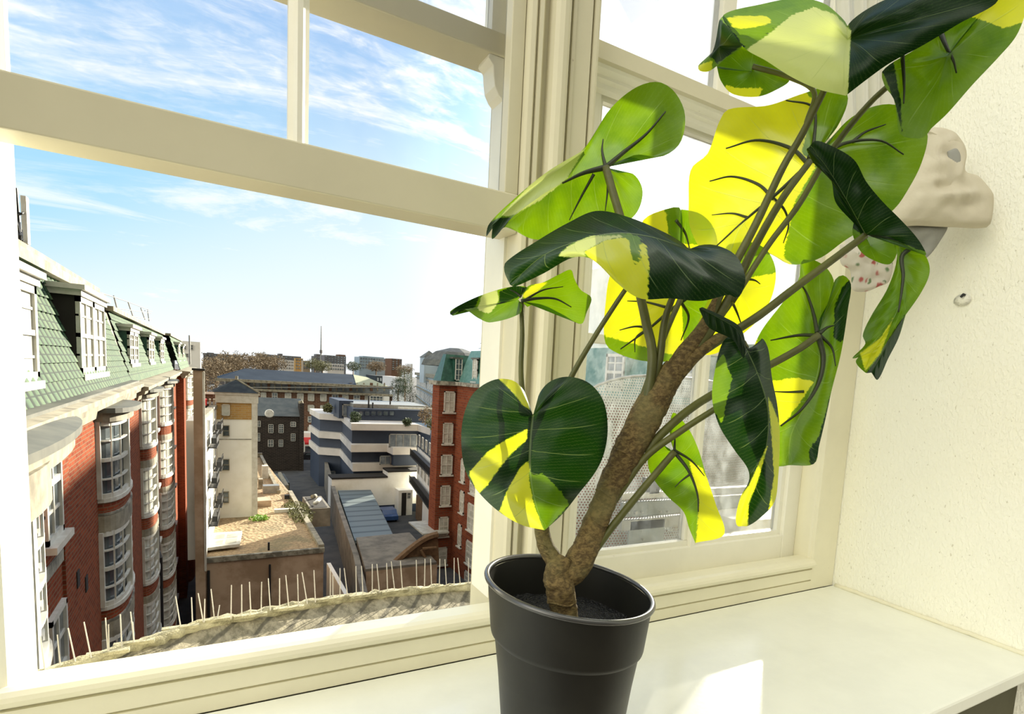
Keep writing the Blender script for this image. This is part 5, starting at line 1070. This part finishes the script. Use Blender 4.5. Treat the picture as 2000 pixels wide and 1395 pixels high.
G2 = [PZ(x, y, -15.2) for x, y in ((714, 1112), (853, 1098), (800, 1040), (696, 1050))]
MB().prism([(p.x, p.y) for p in G2], -15.4, -15.2).build('roof', M['concrete'], g2); MB().prism([(p.x+.05, p.y) for p in G2], GZ, -15.4).build('wall', M['tan'], g2)
tg = thing('timber_gable', 'curved rusty timber gable against the right brick block', 'gable', (G2[1].x, G2[1].y, -15.2))
P_ = [PY(x, y, 47) for x, y in ((768, 1102), (790, 1082), (815, 1062), (835, 1050), (855, 1044))]; MB().tube(spline(P_, 20), .28, 6).build('verge', M['timber'], tg)
Q = [(768, 1104), (790, 1084), (815, 1064), (835, 1052), (855, 1046), (858, 1104)]
Pq = [PY(x, y, 47.2) for x, y in Q]; MB().add([tuple(p) for p in Pq]+[(p.x, p.y+.3, p.z) for p in Pq], [tuple(range(6))[::-1], tuple(range(6, 12))]+[(i, (i+1) % 6, (i+1) % 6+6, i+6) for i in range(6)]).build('boarding', M['timber'], tg)
for a_, b_ in (((822, 1075), (838, 1102)), ((825, 1072), (852, 1070))): MB().tube([PY(*a_, 46.8), PY(*b_, 46.8)], .12, 6).build('strut', M['timber'], tg)
MB().obox(PY(826, 1046, 55), (2.6, 0, 0), (0, 5, 0), (0, 0, .15)).build('glazed_lean_to', M['pane_lit'], tg)
# wall line and alley
al = thing('alley_wall', 'long mossy wall between the alley and the yard', 'wall', (9, 55, GZ))
P_ = [PZ(x, y, -15.5) for x, y in ((706, 1165), (690, 1085), (648, 955), (628, 880))]
for p, q in zip(P_, P_[1:]): u = (q-p); u.z = 0; n_ = Vector((u.y, -u.x, 0)).normalized()*.45; MB().obox((p.x, p.y, GZ), u, n_, (0, 0, 4.0)).build('wall', M['concrete'], al)
tag(MB().box(8.0, 8.3, 42, 52, GZ, GZ+3).build('white_fence', M['render_white']), 'low white wall in the dark alley', 'wall')
pb = root('yard_fence', 'dark timber fence dividing the yard', 'fence', 812, 62); a = PZ(800, 1010, GZ); MB().obox((a.x, a.y-9, GZ), (.3, 0, 0), (.5, 8, 0), (0, 0, 3.2)).build('boards', M['timber'], pb)
# white terrace with black balconies
wt_ = root('balcony_terrace', 'white terrace with black balconies left of the red block', 'building', 838, 78)
q0 = PY(815, 900, 79); q1 = PY(860, 900, 62)
MB().prism([(q0.x, 79), (q1.x, 62), (q1.x+8, 62), (q0.x+8, 79)], GZ, zpx(830, 876, 76)).build('wall', M['render_white'], wt_)
MB().add([(q0.x-.2, 79, zpx(830, 876, 76)), (q1.x-.2, 62, zpx(830, 876, 76)), (q1.x+4, 62, zpx(840, 850, 72)), (q0.x+4, 79, zpx(840, 850, 72))], [(0, 1, 2, 3)]).build('roof', M['slate'], wt_)
dv = Vector((q1.x-q0.x, -17, 0)).normalized(); nb = Vector((-abs(dv.y), -dv.x if dv.x < 0 else dv.x*-1, 0)).normalized()
nb = Vector((dv.y, -dv.x, 0)).normalized(); nb = nb if nb.x < 0 else -nb
for z in (-11.4, -15.0):
    c = Vector((q0.x, 79, z)); m = MB(); m.obox(c, dv*18, nb*1.0, Vector((0, 0, .2)))
    for k in range(40): m.obox(c+dv*(18*k/39)+nb*.95, dv*.06, nb*.05, Vector((0, 0, 1.0)))
    m.obox(c+nb*.3+Vector((0, 0, .2)), dv*18, nb*.5, Vector((0, 0, .6))); m.build('balcony', M['black'], wt_)
for z in (-10.2, -13.6):
    for k in range(6): window(wt_, Vector((q0.x, 79, z))+dv*(1+2.9*k), dv, (0, 0, 1), nb, 1.3, 1.8, 2, 2, .1, 'white', 'pane_far', .08, .05)
dk = root('raised_deck', 'white fronted deck with arches at the right of the yard', 'deck', 832, 72); c = PZ(822, 985, GZ)
MB().obox((c.x, c.y, GZ+.1), dv*9, nb*-.3, Vector((0, 0, 2.2))).build('front', M['render_white'], dk)
for k in range(2): MB().obox(Vector((c.x, c.y, GZ+.2))+dv*(1.5+3*k)+nb*.01, dv*1.4, nb*.05, Vector((0, 0, 1.3))).build('arch', M['navy'], dk)

# ---------------------------------------------------------------- far skyline
def far(name, label, x0, x1, yt, Y, mat, rows=0, cols_=0, yb=None, cat='building', dep=20, pane='pane_far', ext=None):
    r = root(name, label, cat, (x0+x1)/2, Y); zb = PY((x0+x1)/2, yb, Y).z if yb else GZ
    a = PY(x0, yt, Y); b = PY(x1, yt, Y); z = PY((x0+x1)/2, yt, Y).z
    MB().box(a.x, b.x, Y, Y+dep, GZ, z).build('wall', M[mat], r)
    if rows:
        W_ = (b.x-a.x)/cols_; Hh = (z-PY((x0+x1)/2, yb, Y).z)/rows
        for i in range(rows):
            for j in range(cols_):
                MB().box(a.x+W_*(j+.22), a.x+W_*(j+.78), Y-.3, Y, z-Hh*(i+.8), z-Hh*(i+.3)).build('window', M[pane], r)
    for e_ in ext or (): MB().box(PY(e_[0], yt, Y+2).x, PY(e_[1], yt, Y+2).x, Y+2, Y+dep-2, z-.5, PY((e_[0]+e_[1])/2, e_[2], Y+2).z).build('roof_block', M[e_[3]], r)
    return r
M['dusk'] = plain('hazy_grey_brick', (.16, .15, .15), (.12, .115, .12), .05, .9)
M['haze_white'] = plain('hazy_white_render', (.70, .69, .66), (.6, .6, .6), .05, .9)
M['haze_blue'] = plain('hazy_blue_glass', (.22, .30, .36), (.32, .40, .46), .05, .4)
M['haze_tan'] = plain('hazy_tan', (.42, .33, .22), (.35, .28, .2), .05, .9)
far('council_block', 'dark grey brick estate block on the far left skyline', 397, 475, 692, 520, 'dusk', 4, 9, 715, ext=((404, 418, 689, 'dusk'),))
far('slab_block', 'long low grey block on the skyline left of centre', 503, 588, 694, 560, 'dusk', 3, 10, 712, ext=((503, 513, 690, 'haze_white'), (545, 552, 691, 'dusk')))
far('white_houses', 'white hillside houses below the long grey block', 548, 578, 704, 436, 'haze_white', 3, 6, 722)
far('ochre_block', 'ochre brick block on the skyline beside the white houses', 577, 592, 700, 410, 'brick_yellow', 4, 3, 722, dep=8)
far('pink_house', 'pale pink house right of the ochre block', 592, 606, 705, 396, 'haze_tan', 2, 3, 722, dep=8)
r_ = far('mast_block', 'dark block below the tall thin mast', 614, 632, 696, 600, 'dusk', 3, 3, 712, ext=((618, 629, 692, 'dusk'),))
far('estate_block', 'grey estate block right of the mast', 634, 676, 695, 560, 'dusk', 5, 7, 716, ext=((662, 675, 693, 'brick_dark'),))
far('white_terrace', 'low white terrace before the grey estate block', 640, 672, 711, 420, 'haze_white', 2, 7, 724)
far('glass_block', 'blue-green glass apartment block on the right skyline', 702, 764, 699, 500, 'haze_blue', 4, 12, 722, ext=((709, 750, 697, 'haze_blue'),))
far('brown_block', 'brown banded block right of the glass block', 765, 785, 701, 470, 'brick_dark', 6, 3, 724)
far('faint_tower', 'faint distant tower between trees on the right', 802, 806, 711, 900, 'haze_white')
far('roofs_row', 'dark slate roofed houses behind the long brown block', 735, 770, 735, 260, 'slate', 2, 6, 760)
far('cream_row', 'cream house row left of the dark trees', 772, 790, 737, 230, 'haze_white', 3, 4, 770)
ms = root('radio_mast', 'tall thin guyed mast on the skyline', 'mast', 627, 590); MB().tube([Vector((PY(627, 696, 590).x, 590, GZ)), PY(627, 696, 590), PY(627.5, 637, 590)], [1.0, .8, .35], 6).build('pole', M['grey_metal'], ms); MB().tube([PY(627, 690, 590), PY(627, 684, 590)], 1.2, 6).build('antenna_drum', M['dusk'], ms)
TL = {'bare': 'bare brown winter tree', 'foliage': 'dark leafy tree', 'olive': 'olive green tree'}
trees = [(402, 735, 190, 7, 9, 'bare', 'left of the blue roof'), (422, 722, 260, 9, 8, 'bare', 'under the dark estate block'), (448, 712, 318, 12, 9, 'bare', 'just above the left end of the blue roof'), (480, 708, 345, 12, 8, 'bare', 'in the middle of the bare row'), (510, 706, 370, 12, 8, 'bare', 'right of the row, below the slab block'), (538, 710, 380, 10, 8, 'bare', 'beside the white hillside houses'),
         (615, 712, 390, 9, 6, 'olive', 'below the mast block'), (630, 716, 370, 8, 5, 'olive', 'right of the pink house'), (690, 716, 430, 9, 6, 'foliage', 'between the estate and glass blocks'), (735, 716, 350, 9, 5, 'bare', 'in front of the glass block'),
         (778, 760, 190, 4.5, 7, 'foliage', 'before the cream row'), (792, 745, 220, 5, 9, 'foliage', 'tallest of the dark ones by the pale building'), (801, 775, 172, 3.4, 7, 'foliage', 'at the foot of the pale building'), (790, 722, 420, 10, 6, 'bare', 'under the faint tower')]
for (x, y, Y, rx, rz, k_, wh_) in trees:
    c = PY(x, y, Y); t_ = thing('tree', TL[k_]+' '+wh_, 'tree', (c.x, c.y, GZ), 'trees across the city')
    crown(MB(), c, rx*.8, rx*.5, rz*.75, 1900, rx*.032).build('crown', M[k_], t_); MB().tube([(c.x, c.y, GZ), tuple(c)], [rx*.06, rx*.03], 6).build('trunk', M['timber'], t_)
# pale neoclassical building with spire on the right
pbm = plain('pale_blue_stone', (.42, .50, .55), (.36, .43, .48), .3, .8)
pb_ = root('corner_mansion', 'pale blue-grey stone building with small spire before the red block', 'building', 850, 150)
q0 = PY(813, 770, 215); q1 = PY(866, 770, 120); zt_ = PY(820, 733, 200).z
zz1 = PY(845, 738, 150).z
MB().prism([(q0.x, 215), (q1.x, 120), (q1.x+25, 120), (q0.x+25, 215)], GZ, zz1).build('wall', pbm, pb_)
MB().prism([(q0.x-.8, 215), (q1.x-.8, 119), (q1.x+25, 119), (q0.x+25, 215)], zz1, zz1+.9).build('cornice', M['stone'], pb_)
MB().prism([(q0.x+3, 214), (q1.x+2.5, 121), (q1.x+22, 121), (q0.x+22, 214)], zz1+.9, zz1+4.2).build('attic', M['haze_blue'], pb_)
MB().prism([(q1.x+2, 130), (q1.x+2, 120.5), (q1.x+16, 120.5), (q1.x+16, 130)], zz1+.9, PY(885, 697, 121).z).build('corner_pavilion', M['slate'], pb_)
d2 = Vector((q1.x-q0.x, -95, 0)).normalized(); n2 = Vector((d2.y, -d2.x, 0)); n2 = n2 if n2.x < 0 else -n2
for zz_ in (zz1-3.4, zz1-7, zz1-10.6):
    for k in range(14): window(pb_, Vector((q0.x, 215, zz_))+d2*(3+6.4*k), d2, (0, 0, 1), n2, 2.2, 2.2, 2, 2, .25, 'haze_white', 'pane_far', .2, .1)
for zz_ in (zz1-1, zz1-4.2, zz1-7.8): MB().obox(Vector((q0.x, 215, zz_)), d2*96, n2*.5, Vector((0, 0, .35))).build('string_course', M['stone'], pb_)
b = PY(838, 720, 165); t = PY(838, 699, 165); MB().box(b.x-2.0, b.x+2.0, 163, 167, b.z-4, t.z).build('spire_base', pbm, pb_); c = PY(838, 685, 165)
MB().add([(b.x-2.2, 162.8, t.z), (b.x+2.2, 162.8, t.z), (b.x+2.2, 167.2, t.z), (b.x-2.2, 167.2, t.z), (c.x, 165, c.z)], [(0, 1, 4), (1, 2, 4), (2, 3, 4), (3, 0, 4)]).build('spire', M['lead'], pb_)
dm = PY(902, 690, 118); MB().lathe([(7.5, -1.8), (7.0, -.6), (4.5, 1.2), (1.5, 2.1), (0, 2.2)], (dm.x+1, 124, dm.z-1.0), 8).build('octagonal_roof', M['lead'], pb_)
